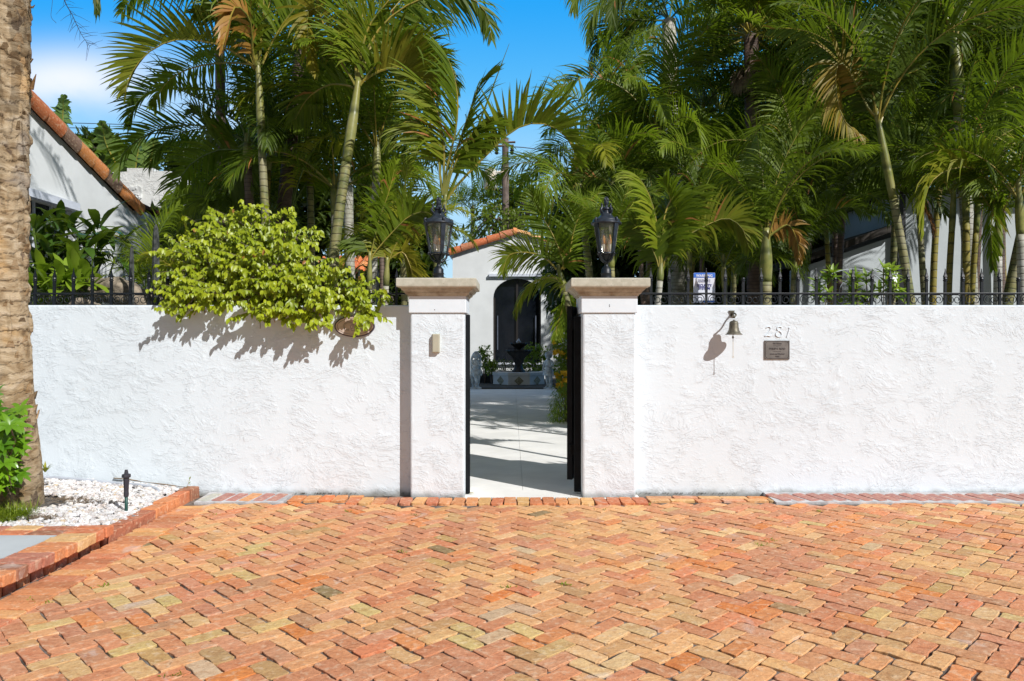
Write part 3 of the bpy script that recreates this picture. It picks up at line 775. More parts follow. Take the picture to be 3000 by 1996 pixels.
# ---------------- iron fence on the wall
def fence(pxs, short, x0, x1, label):
    d = 5.955; y = d-D0
    t = thing('iron_fence', label, 'fence', ((x0+x1)/2, y, 1.494))
    zr = P(0, 861, d).z
    mb = MB(); mb.box((x0, y-.016, zr-.006), (x1, y+.016, zr+.008)); mb.build('rail', 'iron', t, bevel=.002)
    mb = MB(); mb.box((x0, y-.012, 1.490), (x1, y+.012, 1.500)); mb.build('rail', 'iron', t)
    xs = [P(p, 0, d).x for p in pxs]
    r = random.Random(len(pxs))
    for i, x in enumerate(xs):
        tilt = Matrix.Translation((x, y, 1.49)) @ Matrix.Rotation(r.gauss(0, .012), 4, 'Y') @ Matrix.Translation((-x, -y, -1.49))
        mb = MB(); mb.box((x-.0092, y-.0092, 1.488), (x+.0092, y+.0092, 1.69), 0)
        mb.lathe([(.011, .195), (.016, .199), (.016, .207), (.011, .211), (.016, .216), (.013, .224)], x, y, 1.494, 10)
        mb.v = [tilt @ v for v in mb.v]
        pk = mb.build('picket', 'iron', t)
        if i not in short:
            mb = MB(); mb.lathe([(.012, .224), (.017, .232), (.011, .250), (.005, .275), (.003, .290), (.005, .294), (.002, .300)], x, y, 1.494, 4, a0=R(45)); mb.v = [tilt @ v for v in mb.v]
            mb.build('finial', 'iron', pk)
    for a, b in zip(xs, xs[1:]):
        w = b-a
        for sg, xx in ((1, a+.012), (-1, b-.012)):
            mb = MB(); pts = []
            for k in range(22):
                th = R(100)+R(480)*k/21; rr = .036*(1-.68*k/21)
                pts.append(Vector((xx+sg*(.036+rr*math.cos(th)*.95), y, 1.544+rr*math.sin(th)*1.05)))
            pts = [Vector((xx+sg*.070, y, zr-.008)), Vector((xx+sg*.045, y, zr-.010))]+pts
            mb.tube(pts, .0034, 5); mb.build('scroll', 'iron', t, smooth=True)
    return t
fence([1908+53.75*k for k in range(27)], (5, 10, 20), .97, P(3330, 0, 5.955).x, 'black spiked iron fence on top of the right wall')
fence([-120+55.7*k for k in range(24)], (), P(-150, 0, 5.955).x, -.76, 'black spiked iron fence on top of the left wall')

# ---------------- things on the wall front
def disc_xz(mb, c, rx, rz, y0, y1, n=40):
    a = [(c.x+rx*math.cos(2*math.pi*k/n), c.z+rz*math.sin(2*math.pi*k/n)) for k in range(n)]
    mb.prism(a, y0, y1)
WY = .105; dW = D0+WY
t = thing('bell', 'small aged bronze bell hanging from a wall bracket with a pull cord', 'bell', P(2150, 960, dW-.13))
by = WY-.115; bd = D0+by; c = P(2150, 960, bd)
mb = MB(); q = P(2144, 920, dW)
pts = [(q.x-.025, q.z+.026), (q.x+.020, q.z+.026), (q.x+.014, q.z+.006), (q.x+.016, q.z-.024), (q.x-.010, q.z-.022), (q.x-.014, q.z+.005)]
mb.prism(pts, WY-.010, WY+.002)
mb.tube(crom([(q.x+.002, WY, q.z+.008), (q.x+.004, WY-.05, q.z+.004), (q.x+.006, WY-.09, q.z-.012), (c.x, by, q.z-.030)], 14), .0065, 8)
mb.tube(crom([(q.x-.004, WY-.004, q.z-.018), (q.x, WY-.035, q.z-.004), (q.x+.004, WY-.075, q.z-.002)], 8), .004, 6)
mb.lathe([(.010, -.004), (.011, .006), (.006, .010)], c.x, by, q.z-.034, 8)
mb.build('bracket', 'bronze', t, fixn=True)
bt = P(0, 941, bd).z; bb = P(0, 981, bd).z; hh = bt-bb
mb = MB(); mb.lathe([(.004, hh+.010), (.006, hh+.006), (.020, hh+.001), (.030, hh-.004), (.034, hh-.014), (.036, hh*.55), (.041, hh*.32), (.052, hh*.12), (.064, .004), (.065, 0), (.060, .001), (.048, hh*.13), (.036, hh*.4), (.030, hh*.8), (.003, hh*.9)], c.x, by, bb, 32, caps=False)
mb.build('bell_body', 'bronze', t, smooth=True)
mb = MB(); mb.tube([(c.x-.004, by, bt-.02), (c.x-.006, by, bb-.004)], .003, 6); mb.lathe([(.004, 0), (.008, .006), (.007, .014), (.003, .024)], c.x-.007, by, bb-.030, 10); mb.build('clapper', 'bronze', t)
mb = MB(); mb.tube(crom([(c.x-.007, by, bb-.026), (c.x-.0065, by, bb-.08), (c.x-.0065, by, bb-.165)], 10), .0024, 5)
mb.tube([(c.x-.0065+.007*math.cos(a/8*6.283), by, bb-.172+.007*math.sin(a/8*6.283)) for a in range(9)], .002, 5); mb.build('pull_cord', 'rope', t)

t = thing('house_number', 'white painted raised house number 281 above the bronze plate', 'house number', P(2280, 972, dW))
DG = (('digit', [(2245, 962), (2247, 958.5), (2252, 957.5), (2257, 960), (2257, 965), (2253, 972), (2246, 980), (2241, 985.5), (2248, 983.5), (2256, 985.5), (2259, 982.5)]),
      ('digit', [(2290, 959.5), (2285, 957.5), (2279, 959), (2276.5, 964), (2280, 969), (2287, 972.5), (2290, 978), (2288, 984.5), (2281, 987), (2274, 984), (2273, 977), (2278, 971.5), (2285, 967), (2290, 962), (2290, 959.5)]),
      ('digit', [(2311, 959.5), (2313, 962), (2309, 975), (2305, 988)]))
for nm, pts in DG:
    mb = MB(); pp_ = crom([P(a, b, dW-.002) for a, b in pts], 50); mb.tube(pp_, [.0034]*50, 6); mb.v = [Vector((p.x, WY-.001+(p.y-WY+.002)*1.9, p.z)) for p in mb.v]
    mb.build(nm, 'plaster', t, smooth=True)
t = thing('wall_plate', 'small weathered bronze plate with dark lettering under the house number', 'plate', P(2277, 1025, dW))
a, b = P(2240, 1053, dW-.008), P(2313.5, 998, dW-.008)
mb = MB(); mb.box((a.x, WY-.010, a.z), (b.x, WY+.004, b.z)); mb.build('plate', 'plaque', t, bevel=.002)
mb = MB(); yy = WY-.0112; m_ = .008; cx0, cx1, cz0, cz1 = a.x+m_, b.x-m_, a.z+m_, b.z-m_; q = .010
loop = [(cx0+q, cz0), (cx1-q, cz0), (cx1-q*.8, cz0+q*.8), (cx1, cz0+q), (cx1, cz1-q), (cx1-q*.8, cz1-q*.8), (cx1-q, cz1), (cx0+q, cz1), (cx0+q*.8, cz1-q*.8), (cx0, cz1-q), (cx0, cz0+q), (cx0+q*.8, cz0+q*.8), (cx0+q, cz0)]
mb.tube([(x, yy, z) for x, z in loop], .0013, 4)
for x in (cx0-.001, cx1+.001):
    for z in (cz0-.001, cz1+.001): mb.tube([(x, yy-.001, z), (x, yy+.003, z)], .0035, 8)
mb.build('border', 'plaque_dark', t)
for tx, px, py, s in (('The House', 2277, 1007, .0155), ('~ of Artist ~', 2277, 1013.5, .010), ('PHILIP S. READ', 2277, 1022.5, .0195), ('~ 1887-1961 ~', 2277, 1030, .010), ('Lived and Worked', 2277, 1037.5, .0150), ('Here', 2277, 1044.5, .0150)):
    if tx[0] == '~':
        mb = MB(); c = P(px, py, dW-.0112)
        mb.tube([(c.x-.030, c.y, c.z), (c.x-.012, c.y, c.z+.001), (c.x, c.y, c.z-.002), (c.x+.012, c.y, c.z+.001), (c.x+.030, c.y, c.z)], .0009, 4); mb.build('flourish', 'plaque_dark', t)
    else: text(tx, s, P(px, py, dW-.0108), 'plaque_dark', t, off=.0003)

t = thing('oval_sign', 'oval glazed tile sign reading The Cloisters, hung under the lime bush', 'sign', P(1040, 956, dW))
c = P(1040, 956.5, dW); mb = MB(); disc_xz(mb, c, .158, .0835, WY-.022, WY+.003, 56); mb.build('rim', 'oval_rim', t, bevel=.004)
mb = MB(); disc_xz(mb, c, .147, .0745, WY-.0245, WY-.010, 56); mb.build('tile_face', 'oval', t)
mb = MB(); mb.tube([(c.x+.133*math.cos(2*math.pi*k/56), WY-.0250, c.z+.0625*math.sin(2*math.pi*k/56)) for k in range(57)], .0011, 4, caps=False)
# the drawing: an arcade with arches, a tower and a palm
def arc(cx, cz, rx, rz, a0=0, a1=180, n=12): return [(c.x+cx+rx*math.cos(R(a0+(a1-a0)*k/n)), WY-.0250, c.z+cz+rz*math.sin(R(a0+(a1-a0)*k/n))) for k in range(n+1)]
mb.tube(arc(-.045, -.004, .042, .040), .0011, 4); mb.tube(arc(-.045, -.004, .034, .032), .0009, 4); mb.tube(arc(-.010, -.010, .022, .022), .001, 4)
for x in (-.087, -.078, -.03, -.01, .012, .03): mb.tube([(c.x+x, WY-.0250, c.z-.018), (c.x+x, WY-.0250, c.z+.004)], .001, 4)
mb.tube(arc(.045, .0, .025, .018, 0, 200), .0012, 4); mb.tube(arc(.05, -.005, .016, .018, 20, 170), .001, 4)
mb.tube(arc(.0, .01, .03, .036, 100, 20), .0012, 4)
mb.build('drawing', 'ink', t)
text('T', .034, (c.x-.075, WY-.0249, c.z-.026), 'ink', t, off=-.0004); text('HE', .025, (c.x-.052, WY-.0249, c.z-.0285), 'ink', t, off=-.0004)
text('C', .034, (c.x-.017, WY-.0249, c.z-.026), 'ink', t, off=-.0004); text('LOISTERS', .025, (c.x+.045, WY-.0249, c.z-.0285), 'ink', t, off=-.0004, space=.93)

t = thing('intercom', 'beige intercom box on the front of the left gate pillar', 'intercom', P(1276, 1007, D0))
a, b = P(1266.5, 1033, D0-.03), P(1287.5, 979, D0-.03)
mb = MB(); mb.box((a.x-.001, -.012, a.z-.002), (b.x+.001, .003, b.z+.002)); mb.build('back_plate', 'beige', t, bevel=.002)
mb = MB(); mb.box((a.x, -.034, a.z), (b.x, -.013, b.z)); mb.build('cover', 'beige', t, bevel=.006)

# security sign behind the pickets
ds = 6.02; t = thing('security_sign', 'blue and white security warning sign fixed behind the fence pickets', 'sign', P(2063, 846, ds))
ys = ds-D0
def rr(px0, py0, px1, py1, rad, tl=1, n=5):
    a, b = P(px0, py1, ds), P(px1, py0, ds); out = []
    for cx, cz, s0, on in ((b.x-rad, b.z-rad, 0, tl), (a.x+rad, b.z-rad, 90, tl), (a.x+rad, a.z+rad, 180, 1-tl), (b.x-rad, a.z+rad, 270, 1-tl)):
        if on: out += [(cx+rad*math.cos(R(s0+90*k/n)), cz+rad*math.sin(R(s0+90*k/n))) for k in range(n+1)]
        else: out.append((cx+rad*(1 if s0 in (0, 270) else -1), cz+rad*(1 if s0 in (0, 90) else -1)))
    return out
mb = MB(); mb.prism(rr(2032, 799.5, 2095, 887, .008), ys, ys+.004); mb.build('board', 'sign_white', t)
mb = MB(); mb.prism(rr(2032.4, 799.8, 2094.6, 814, .008), ys-.0015, ys-.0005); mb.build('header_band', 'sign_blue', t)
mb = MB(); mb.prism(rr(2060, 881, 2094.6, 886, .001, 0), ys-.0015, ys-.0005); mb.build('footer_band', 'sign_blue', t)
text('WARNING', .030, P(2063.5, 808.5, ds-.0022), 'sign_white', t, off=.0009, sx=.92)
text('THIS PROPERTY IS', .0125, P(2063, 820.5, ds-.0022), 'sign_grey', t, off=.0002); text('PROTECTED BY A', .0125, P(2063, 825.5, ds-.0022), 'sign_grey', t, off=.0002)
text('SECURITY', .030, P(2063.5, 837, ds-.0022), 'sign_ink', t, off=.0004, sx=.92); text('SYSTEM', .030, P(2063.5, 845.5, ds-.0022), 'sign_ink', t, off=.0004, sx=.92)

# gate: jamb on the left, post and open leaf on the right
t = thing('metal_gate', 'black metal gate swung open, hinged on the right pillar', 'gate', (.52, .18, 0))
a, b = P(1682, 1433, 5.90), P(1704, 928, 5.90)
mb = MB(); mb.box((a.x, .14, .02), (.548, .185, b.z)); mb.build('post', 'gate', t, bevel=.002)
mtx = Matrix.Translation((a.x-.035, .245, 0)) @ Matrix.Rotation(R(-19), 4, 'Z')
mb = MB(); mb.box((-.016, 0, .098), (.024, .05, 1.492), mtx=mtx); mb.box((-.016, .80, .098), (.024, .85, 1.492), mtx=mtx)
mb.box((-.014, .05, .10), (.022, .80, .15), mtx=mtx); mb.box((-.014, .05, 1.44), (.022, .80, 1.49), mtx=mtx); mb.box((-.014, .05, .78), (.022, .80, .82), mtx=mtx); mb.build('leaf_frame', 'gate', t)
mb = MB()
for k in range(7): mb.box((-.006, .054+.107*k, .152), (.012, .054+.107*k+.103, 1.438), mtx=mtx)
mb.build('leaf_panel', 'gate', t)
for z in (.30, 1.30):
    mb = MB(); mb.lathe([(.012, 0), (.012, .09)], a.x-.006, .215, z, 10); mb.box((a.x-.03, .19, z+.01), (a.x+.012, .24, z+.08)); mb.build('hinge', 'gate', t)
mb = MB(); a, b = P(1361, 1435, 5.88), P(1377, 923, 5.88)
mb.box((a.x-.01, .12, .012), (b.x, .165, b.z)); tag(mb.build('gate_jamb', 'gate', bevel=.002), 'narrow black metal jamb on the inner side of the left gate pillar', 'gate jamb')

# riser with black nozzle in the gravel, conduit, twig, seedling
b = P(370, 1506, (H0-.045)*F/(1506-HY)); t = thing('garden_sprinkler', 'black topped sprinkler riser on a green pipe in the gravel', 'sprinkler', b)
mb = MB(); mb.lathe([(.0105, -.03), (.0105, .135)], b.x, b.y, b.z, 12); mb.build('riser_pipe', 'green_pipe', t, smooth=True)
mb = MB(); mb.lathe([(.013, .115), (.0165, .120), (.0165, .150), (.0155, .152), (.0175, .200), (.019, .225), (.019, .245), (.028, .247), (.030, .256), (.028, .268), (.019, .270), (.014, .272), (.012, .288), (.0105, .290), (.0105, .298)], b.x, b.y, b.z, 8); mb.build('nozzle_head', 'rubber', t)
mb = MB(); pts = [(x_, y_, bedz(x_, y_)+.014) for x_, y_ in ((-4.6, .05), (-3.6, .045), (-3.1, .03), (-2.85, 0), (-2.72, -.05), (-2.66, -.12))]; pts[-1] = (pts[-1][0], pts[-1][1], pts[-1][2]-.02)
mb.tube(crom(pts, 40), .0135, 10); tag(mb.build('conduit', 'pvc', smooth=True), 'grey plastic conduit lying on the gravel along the wall foot', 'conduit')
mb = MB(); mb.tube(crom([(-3.0, .085, bedz(-3, .09)+.035), (-2.85, .075, bedz(-2.85, .08)+.024), (-2.62, .08, bedz(-2.6, .08)+.022), (-2.44, .07, bedz(-2.44, .07)+.012)], 16), [.004+.002*math.sin(k) for k in range(16)], 5)
mb.tube([(-3.12, .09, bedz(-3.1, .09)+.04), (-2.98, .085, bedz(-3, .09)+.035)], .005, 5)
tag(mb.build('fallen_twig', 'twig'), 'dry brown twig lying between the gravel and the wall', 'twig')
mb = MB(); r = random.Random(8); b = Vector((-2.50, -.005, .06))
mb.tube(crom([b, b+Vector((.005, 0, .05)), b+Vector((.02, .01, .10))], 8), .0015, 4)
for k in range(14): blade(mb, b+Vector((.02*k/14, 0, .10*k/14)), rdir(r, .0), UP, .025, .009, .4, (r.random(), 0, 0), 2)
tag(mb.build('seedling', 'broad_l'), 'tiny green seedling growing from the gravel at the wall', 'seedling')
#==BUILDINGS==
# ================================================================== BUILDINGS
ORG, BRN = srgb(222, 134, 66), srgb(128, 98, 90)
def barrel(mb, a, b, r0, r1, t, up=UP, n=10, full=False):
    """clay barrel tile from a to b"""
    a, b = Vector(a), Vector(b); ax = (b-a).normalized(); s = ax.cross(up).normalized(); nn = s.cross(ax)
    th = .014; rings = []
    for p, rr_ in ((a, r0), (b, r1)):
        for q in (0, th):
            rings.append([mb.vert(p+(s*math.cos(math.pi*k/n)+nn*math.sin(math.pi*k/n))*(rr_-q), t) for k in range(n+1)])
    o0, i0, o1, i1 = rings
    for k in range(n):
        mb.face((o0[k], o0[k+1], o1[k+1], o1[k])); mb.face((i0[k+1], i0[k], i1[k], i1[k+1]))
        mb.face((o1[k], o1[k+1], i1[k+1], i1[k])); mb.face((o0[k+1], o0[k], i0[k], i0[k+1]))
def rakez(d): return 4.097-.325*(d-9.29)
lh = thing('stucco_house', 'off-white stucco house at left with clay tiles down its sloping gable edge', 'house', (-8, 5, 0))
mb = MB()
prof = [(7.0-D0, 0), (13.75-D0, 0), (13.75-D0, 3.16), (11.8-D0, 3.26), (7.0-D0, rakez(7.0))]
hw0, hw1, hz0, hz1 = 7.7-D0, 10.15-D0, 1.45, 2.98      # window hole
def wallx(x0, x1, polys):
    for pg in polys:
        a = [mb.vert((x1, y, z)) for y, z in pg]; b = [mb.vert((x0, y, z)) for y, z in pg]
        mb.face(a); mb.face(b[::-1])
        for k in range(len(pg)): mb.face((a[(k+1) % len(pg)], a[k], b[k], b[(k+1) % len(pg)]))
wallx(-6.22, -6.0, [[(7.0-D0, 0), (13.75-D0, 0), (13.75-D0, 3.16), (11.8-D0, 3.26), (hw1, rakez(hw1+D0)), (hw1, hz0), (hw0, hz0), (7.0-D0, hz0)],
                    [(7.0-D0, hz0+.001), (hw0-.001, hz0+.001), (hw0-.001, rakez(hw0+D0)), (7.0-D0, rakez(7.0))],
                    [(hw0, hz1), (hw1-.001, hz1), (hw1-.001, rakez(hw1+D0)-.001), (hw0, rakez(hw0+D0)-.001)]])
mb.box((-11, 13.55-D0, 0), (-6.221, 13.75-D0, 3.15)); mb.box((-11, 7.0-D0, 0), (-6.221, 7.2-D0, 4.2))
mb.build('wall', 'render', lh, fixn=True)
mb = MB(); a = [mb.vert((-11, 6.6-D0, rakez(6.6)+.02)), mb.vert((-5.99, 6.6-D0, rakez(6.6)+.02)), mb.vert((-5.99, 11.85-D0, rakez(11.85)+.02)), mb.vert((-11, 11.85-D0, rakez(11.85)+.02))]
mb.v += [p+Vector((0, 0, .05)) for p in mb.v]; mb.c += mb.c[:4]; mb.face((3, 2, 1, 0)); mb.face((4, 5, 6, 7))
for k in range(4): mb.face((k, (k+1) % 4, 4+(k+1) % 4, 4+k))
rf = mb.build('roof', 'darkroof', lh, fixn=True)
r = random.Random(2)
for (d0, d1, c) in ((8.35, 8.72, ORG), (8.70, 9.07, BRN), (9.05, 9.44, srgb(190, 98, 50)), (9.41, 9.80, srgb(200, 104, 54)), (9.79, 10.15, BRN), (10.14, 10.50, ORG), (10.48, 10.83, ORG), (10.81, 11.21, BRN), (11.20, 11.56, ORG), (11.54, 11.90, ORG)):
    mb = MB(); barrel(mb, (-6.03, d0-D0, rakez(d0)+.085), (-6.03, d1+.03-D0, rakez(d1)+.062), .135, .150, vary(c, r, .04), up=Vector((.75, 0, .66)), n=14); mb.build('rake_tile', 'terra', rf, smooth=False)
mb = MB()
for i in range(1, 18): # field tiles behind the rake
    for k in range(12):
        d0 = 7.4+.37*k; barrel(mb, (-6.0-.27*i, d0-D0, rakez(d0)+.10), (-6.0-.27*i, d0+.39-D0, rakez(d0+.39)+.09), .10, .118, vary(r.choice([ORG, ORG, BRN]), r, .1), n=5)
mb.build('field_tiles', 'terra', rf)
mb = MB(); mtx = None
a = [(-6.03, 11.8-D0, 3.40), (-6.03, 13.9-D0, 3.27)]
mb.box((-10, 11.86-D0, 3.235), (-5.93, 13.95-D0, 3.285)); mb.v = [Vector((p.x, p.y, p.z+.14-.06*(p.y+D0-11.86))) for p in mb.v]; mb.build('eave_flashing', 'redroof', lh)
mb = MB(); mb.box((-9, 11.9-D0, 3.10), (-5.97, 13.8-D0, 3.22)); mb.v = [Vector((p.x, p.y, p.z+.10-.06*(p.y+D0-11.86))) for p in mb.v]; mb.build('fascia', 'plaster', lh)
w = MB(); w.box((-6.12, hw0, hz0), (-6.09, hw1, hz1)); wn = w.build('window', 'winglass', lh)
mb = MB()
for k in range(8): mb.box((-6.088, hw0+.35*k-.012, hz0), (-6.06, hw0+.35*k+.012, hz1))
mb.box((-6.086, hw0, 2.2), (-6.062, hw1, 2.225)); mb.build('mullion', 'white_paint', wn)
mb = MB(); mb.box((-5.998, hw0-.1, 2.985), (-5.90, hw1+.02, 3.085)); mb.build('window_header', 'white_paint', lh)
mb = MB(); mb.prism([(-8.5, 0), (-6.9, 0), (-6.9, 4.64), (-7.25, 4.64), (-7.25, 4.70), (-7.78, 4.70), (-7.78, 4.63), (-8.5, 4.60)], 9.3, 10.3)
tw = tag(mb.build('chimney_tower', 'tower', fixn=True), 'thick white stucco chimney tower with a small carved panel, behind the left house', 'tower')
c = P(397, 566, 15.02); mb = MB(); mb.prism([(c.x-.12, c.z-.10), (c.x-.06, c.z-.14), (c.x, c.z-.17), (c.x+.07, c.z-.14), (c.x+.12, c.z-.10), (c.x+.12, c.z+.11), (c.x+.05, c.z+.15), (c.x-.05, c.z+.12), (c.x-.12, c.z+.14)], 9.26, 9.305)
for k in range(14):
    q = rnd.uniform(-.09, .09), rnd.uniform(-.10, .1); mb.lathe([(.018, 0), (.014, .012), (.004, .016)], 0, 0, n=6); 
    for v in mb.v[-18:]: v.xyz = Vector((c.x+q[0]+v.x, 9.26-v.z, c.z+q[1]+v.y))
mb.build('carved_panel', 'statue', tw)

# courtyard house
hd = 23.0; hy = hd-D0
def hx(px): return (px-1500)*hd/F
def hz(py): return H0-(py-HY)*hd/F
ch = thing('courtyard_house', 'white gabled house across the courtyard with clay tiles and a dark arched door', 'house', (0, hy, 0))
xl, xr, xp = hx(1326), 2.15, hx(1513); zp, zl = 4.50, 3.87
x0, x1 = hx(1445), hx(1585); zs = hz(872); zt = hz(816); zb = .53; xc = (x0+x1)/2
arch = [(x0, zb), (x0, zs)]+[(xc-(x1-x0)/2*math.cos(math.pi*k/16), zs+(zt-zs)*math.sin(math.pi*k/16)) for k in range(1, 16)]+[(x1, zs), (x1, zb)]
mb = MB()
outer_l = [(xl, 0), (xc, 0), (xc, zb)]
mb.prism([(xl, 0), (xr, 0), (xr, zb), (xl, zb)], hy, hy+.25)
mb.prism([(xl, zb+.001)]+[(xl, zl), (xc, zl+(zp-zl)*(xc-xl)/(xp-xl))]+[(xc, zt)]+arch[1:9][::-1]+[(x0, zb+.001)], hy, hy+.25)
mb.prism([(xc+.001, zt)]+[(xc+.001, zl+(zp-zl)*(xc-xl)/(xp-xl)), (xp, zp), (xr, zp-(xr-xp)*.34), (xr, zb+.001), (x1, zb+.001)]+arch[9:-1][::-1], hy, hy+.25)
mb.box((xl, hy+.25, 0), (xl+.22, hy+5, zl)); mb.box((xr-.22, hy+.25, 0), (xr, hy+5, zl-.1)); mb.build('wall', 'render', ch, fixn=True)
mb = MB(); mb.box((x0-.05, hy+.16, zb), (x1+.05, hy+.19, zt+.05)); dr = mb.build('door', 'doorglass', ch)
mb = MB()
for x in (x0+.03, xc, x1-.03): mb.box((x-.03, hy+.10, zb), (x+.03, hy+.158, zt-.05 if x == xc else zs))
mb.build('door_frame', 'doorframe', dr)
for px in (1458, 1570): mb = MB(); mb.box((hx(px)-.014, hy+.085, zb+.4), (hx(px)+.014, hy+.098, hz(925))); mb.build('door_pull', 'wire', dr)
mb = MB(); mb.box((x0-.15, hy-.10, zb-.05), (x1+.1, hy-.001, zb)); mb.build('door_sill', 'white_paint', ch)
mb = MB(); mb.box((hx(1433), hy-.10, hz(811)), (hx(1585), hy-.002, hz(803))); mb.build('shade_box', 'white_paint', ch)
mb = MB(); mb.lathe([(.070, 0), (.066, .03), (.045, .035), (.040, .02), (.020, .02), (.018, .03)], 0, 0, n=20); c = P(1511, 790, hd)
mb.v = [Vector((c.x+v.x, hy-v.z, c.z+v.y)) for v in mb.v]; mb.build('round_vent', 'pole', ch)
mb = MB(); sl = (zp-zl)/(xp-xl); ex = .06
def roofz(x): return (zp-(xp-x)*sl if x < xp else zp-(x-xp)*.34)+.02
for xa, xb in ((xl-.12, xp), (xp, xr+.2)):
    a = [(xa, hy-ex, roofz(xa)), (xb, hy-ex, roofz(xb)), (xb, hy+5.2, roofz(xb)), (xa, hy+5.2, roofz(xa))]; st = len(mb.v)
    for p in a: mb.vert(p)
    for p in a: mb.vert((p[0], p[1], p[2]+.05))
    for f_ in ((3, 2, 1, 0), (4, 5, 6, 7), (0, 1, 5, 4), (1, 2, 6, 5), (2, 3, 7, 6), (3, 0, 4, 7)): mb.face([st+k for k in f_])
rf = mb.build('roof', 'terra', ch)
r = random.Random(4); L_ = [xl-.12+.40*k for k in range(6)]
for x in L_:
    xe = min(x+.42, xp+.02)
    for row in range(7):
        if row == 0 or row > 0:
            mb = MB() if row == 0 else mb
            c_ = vary(r.choice([srgb(226, 120, 54), srgb(214, 104, 50), srgb(196, 112, 78), srgb(230, 138, 74)]), r, .05)
            barrel(mb, (xe, hy-ex+.02+.22*row, roofz(xe)+.055), (x, hy-ex+.02+.22*row, roofz(x)+.075), .085+(.035 if row == 0 else 0), .105+(.035 if row == 0 else 0), c_, n=8, up=Vector((0, -.7, .7)) if row == 0 else UP)
    mb.build('rake_tile', 'terra', rf)
for k in range(5):
    x = xp+.36*k; mb = MB()
    for row in range(7): barrel(mb, (x, hy-ex+.02+.22*row, roofz(x+.01)+.055), (x+.40, hy-ex+.02+.22*row, roofz(x+.40)+.075), .085, .105, vary(r.choice([srgb(230, 140, 90), srgb(236, 170, 120)]), r, .05), n=6)
    mb.build('rake_tile', 'terra', rf)
# low tiled pavilion roof glimpsed through the trunks
tp = thing('tiled_pavilion', 'low building with an orange barrel tile roof glimpsed between the left palm trunks', 'building', (-3.6, 9.5, 0))
mb = MB(); mb.box((-4.9, 9.0, 0), (-1.95, 12, 2.0)); mb.build('wall', 'render', tp)
mb = MB()
for i in range(16):
    for k in range(6):
        x = -5.0+.2*i; y0 = 8.7+.34*k; barrel(mb, (x, y0+.36, 2.15+.145*(k+1)), (x, y0, 2.15+.145*k), .085, .10, vary(r.choice([srgb(232, 122, 60), srgb(214, 104, 54), srgb(236, 150, 90), srgb(190, 96, 60)]), r, .06), n=6)
mb.box((-5.1, 8.75, 2.02), (-1.85, 10.8, 2.10)); mb.v[-8:] = [Vector((p.x, p.y, p.z+.42*(p.y-8.75))) for p in mb.v[-8:]]
mb.build('roof', 'terra', tp)

# pale grey house on the right
gh = thing('grey_house', 'shaded pale grey house behind the right palms with a dark downspout', 'house', (7, 6.5, 0))
d = 12.2; y = d-D0; X = lambda px: (px-1500)*d/F; Z = lambda py: H0-(py-HY)*d/F
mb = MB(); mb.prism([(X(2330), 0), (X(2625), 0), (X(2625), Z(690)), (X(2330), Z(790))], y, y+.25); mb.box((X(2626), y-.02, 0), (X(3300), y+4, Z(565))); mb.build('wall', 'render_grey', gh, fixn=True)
mb = MB(); mb.prism([(X(2320), Z(782)), (X(2622), Z(675)), (X(2622), Z(655)), (X(2320), Z(762))], y-.22, y+3); mb.build('eave', 'darkroof', gh, fixn=True)
mb = MB(); mb.box((X(2618), y-.14, 0), (X(2634), y-.03, Z(575))); mb.box((X(2636), y-.09, 0), (X(2645), y-.022, Z(575))); mb.build('downspout', 'black_pipe', gh)
mb = MB(); mb.box((X(2600), y-.3, Z(570)), (X(3320), y+4.1, Z(560))); mb.build('roof', 'darkroof', gh)

# ---------------- fountain
fx, fy = .185, 14.86
ft = thing('fountain', 'two tiered dark fountain standing in an octagonal pale basin with tile diamonds', 'fountain', (fx, fy, 0))
mb = MB(); oc = R(22.5); cr = .70/math.cos(oc)
mb.lathe([(cr, -.03), (cr, .27), (cr+.02, .275), (cr+.02, .352), (cr-.14, .356), (cr-.14, .20), (.05, .20)], fx, fy, 0, 8, a0=oc, caps=False); mb.build('basin', 'basin', ft)
for k in range(8):
    a = R(270+45*k); c = Vector((fx+math.cos(a)*.703, fy+math.sin(a)*.703, .135)); s = Vector((-math.sin(a), math.cos(a), 0)); n_ = Vector((math.cos(a), math.sin(a), 0))
    mb = MB(); p4 = [c+s*.13, c+UP*.12, c-s*.13, c-UP*.12]
    a_ = [mb.vert(p+n_*.008) for p in p4]; b_ = [mb.vert(p-n_*.01) for p in p4]; mb.face(a_)
    for q in range(4): mb.face((a_[q], b_[q], b_[(q+1) % 4], a_[(q+1) % 4]))
    mb.build('diamond_tile', 'tileinlay', ft, fixn=True)
flute = lambda a, z: 1+.05*math.cos(a*16)
mb = MB(); mb.lathe([(.17, .20), (.18, .36), (.15, .40), (.11, .46), (.10, .56), (.13, .66), (.16, .72), (.18, .76), (.30, .86), (.335, .92), (.34, .955), (.32, .96), (.26, .93), (.06, .90)], fx, fy, 0, 48, wob=flute, caps=False); mb.build('lower_bowl', 'fountain', ft, smooth=True)
mb = MB(); mb.lathe([(.07, .90), (.06, .98), (.10, 1.02), (.16, 1.06), (.225, 1.11), (.235, 1.15), (.22, 1.155), (.14, 1.13), (.05, 1.12), (.04, 1.18), (.06, 1.20)], fx, fy, 0, 48, wob=flute, caps=False); mb.build('upper_bowl', 'fountain', ft, smooth=True)
mb = MB(); mb.lathe([(.07, 1.15), (.06, 1.19), (.03, 1.235), (.012, 1.27)], fx, fy, 0, 10, wob=lambda a, z: 1+.2*math.sin(a*3+z*30)); mb.build('water_jet', 'water', ft, smooth=True)

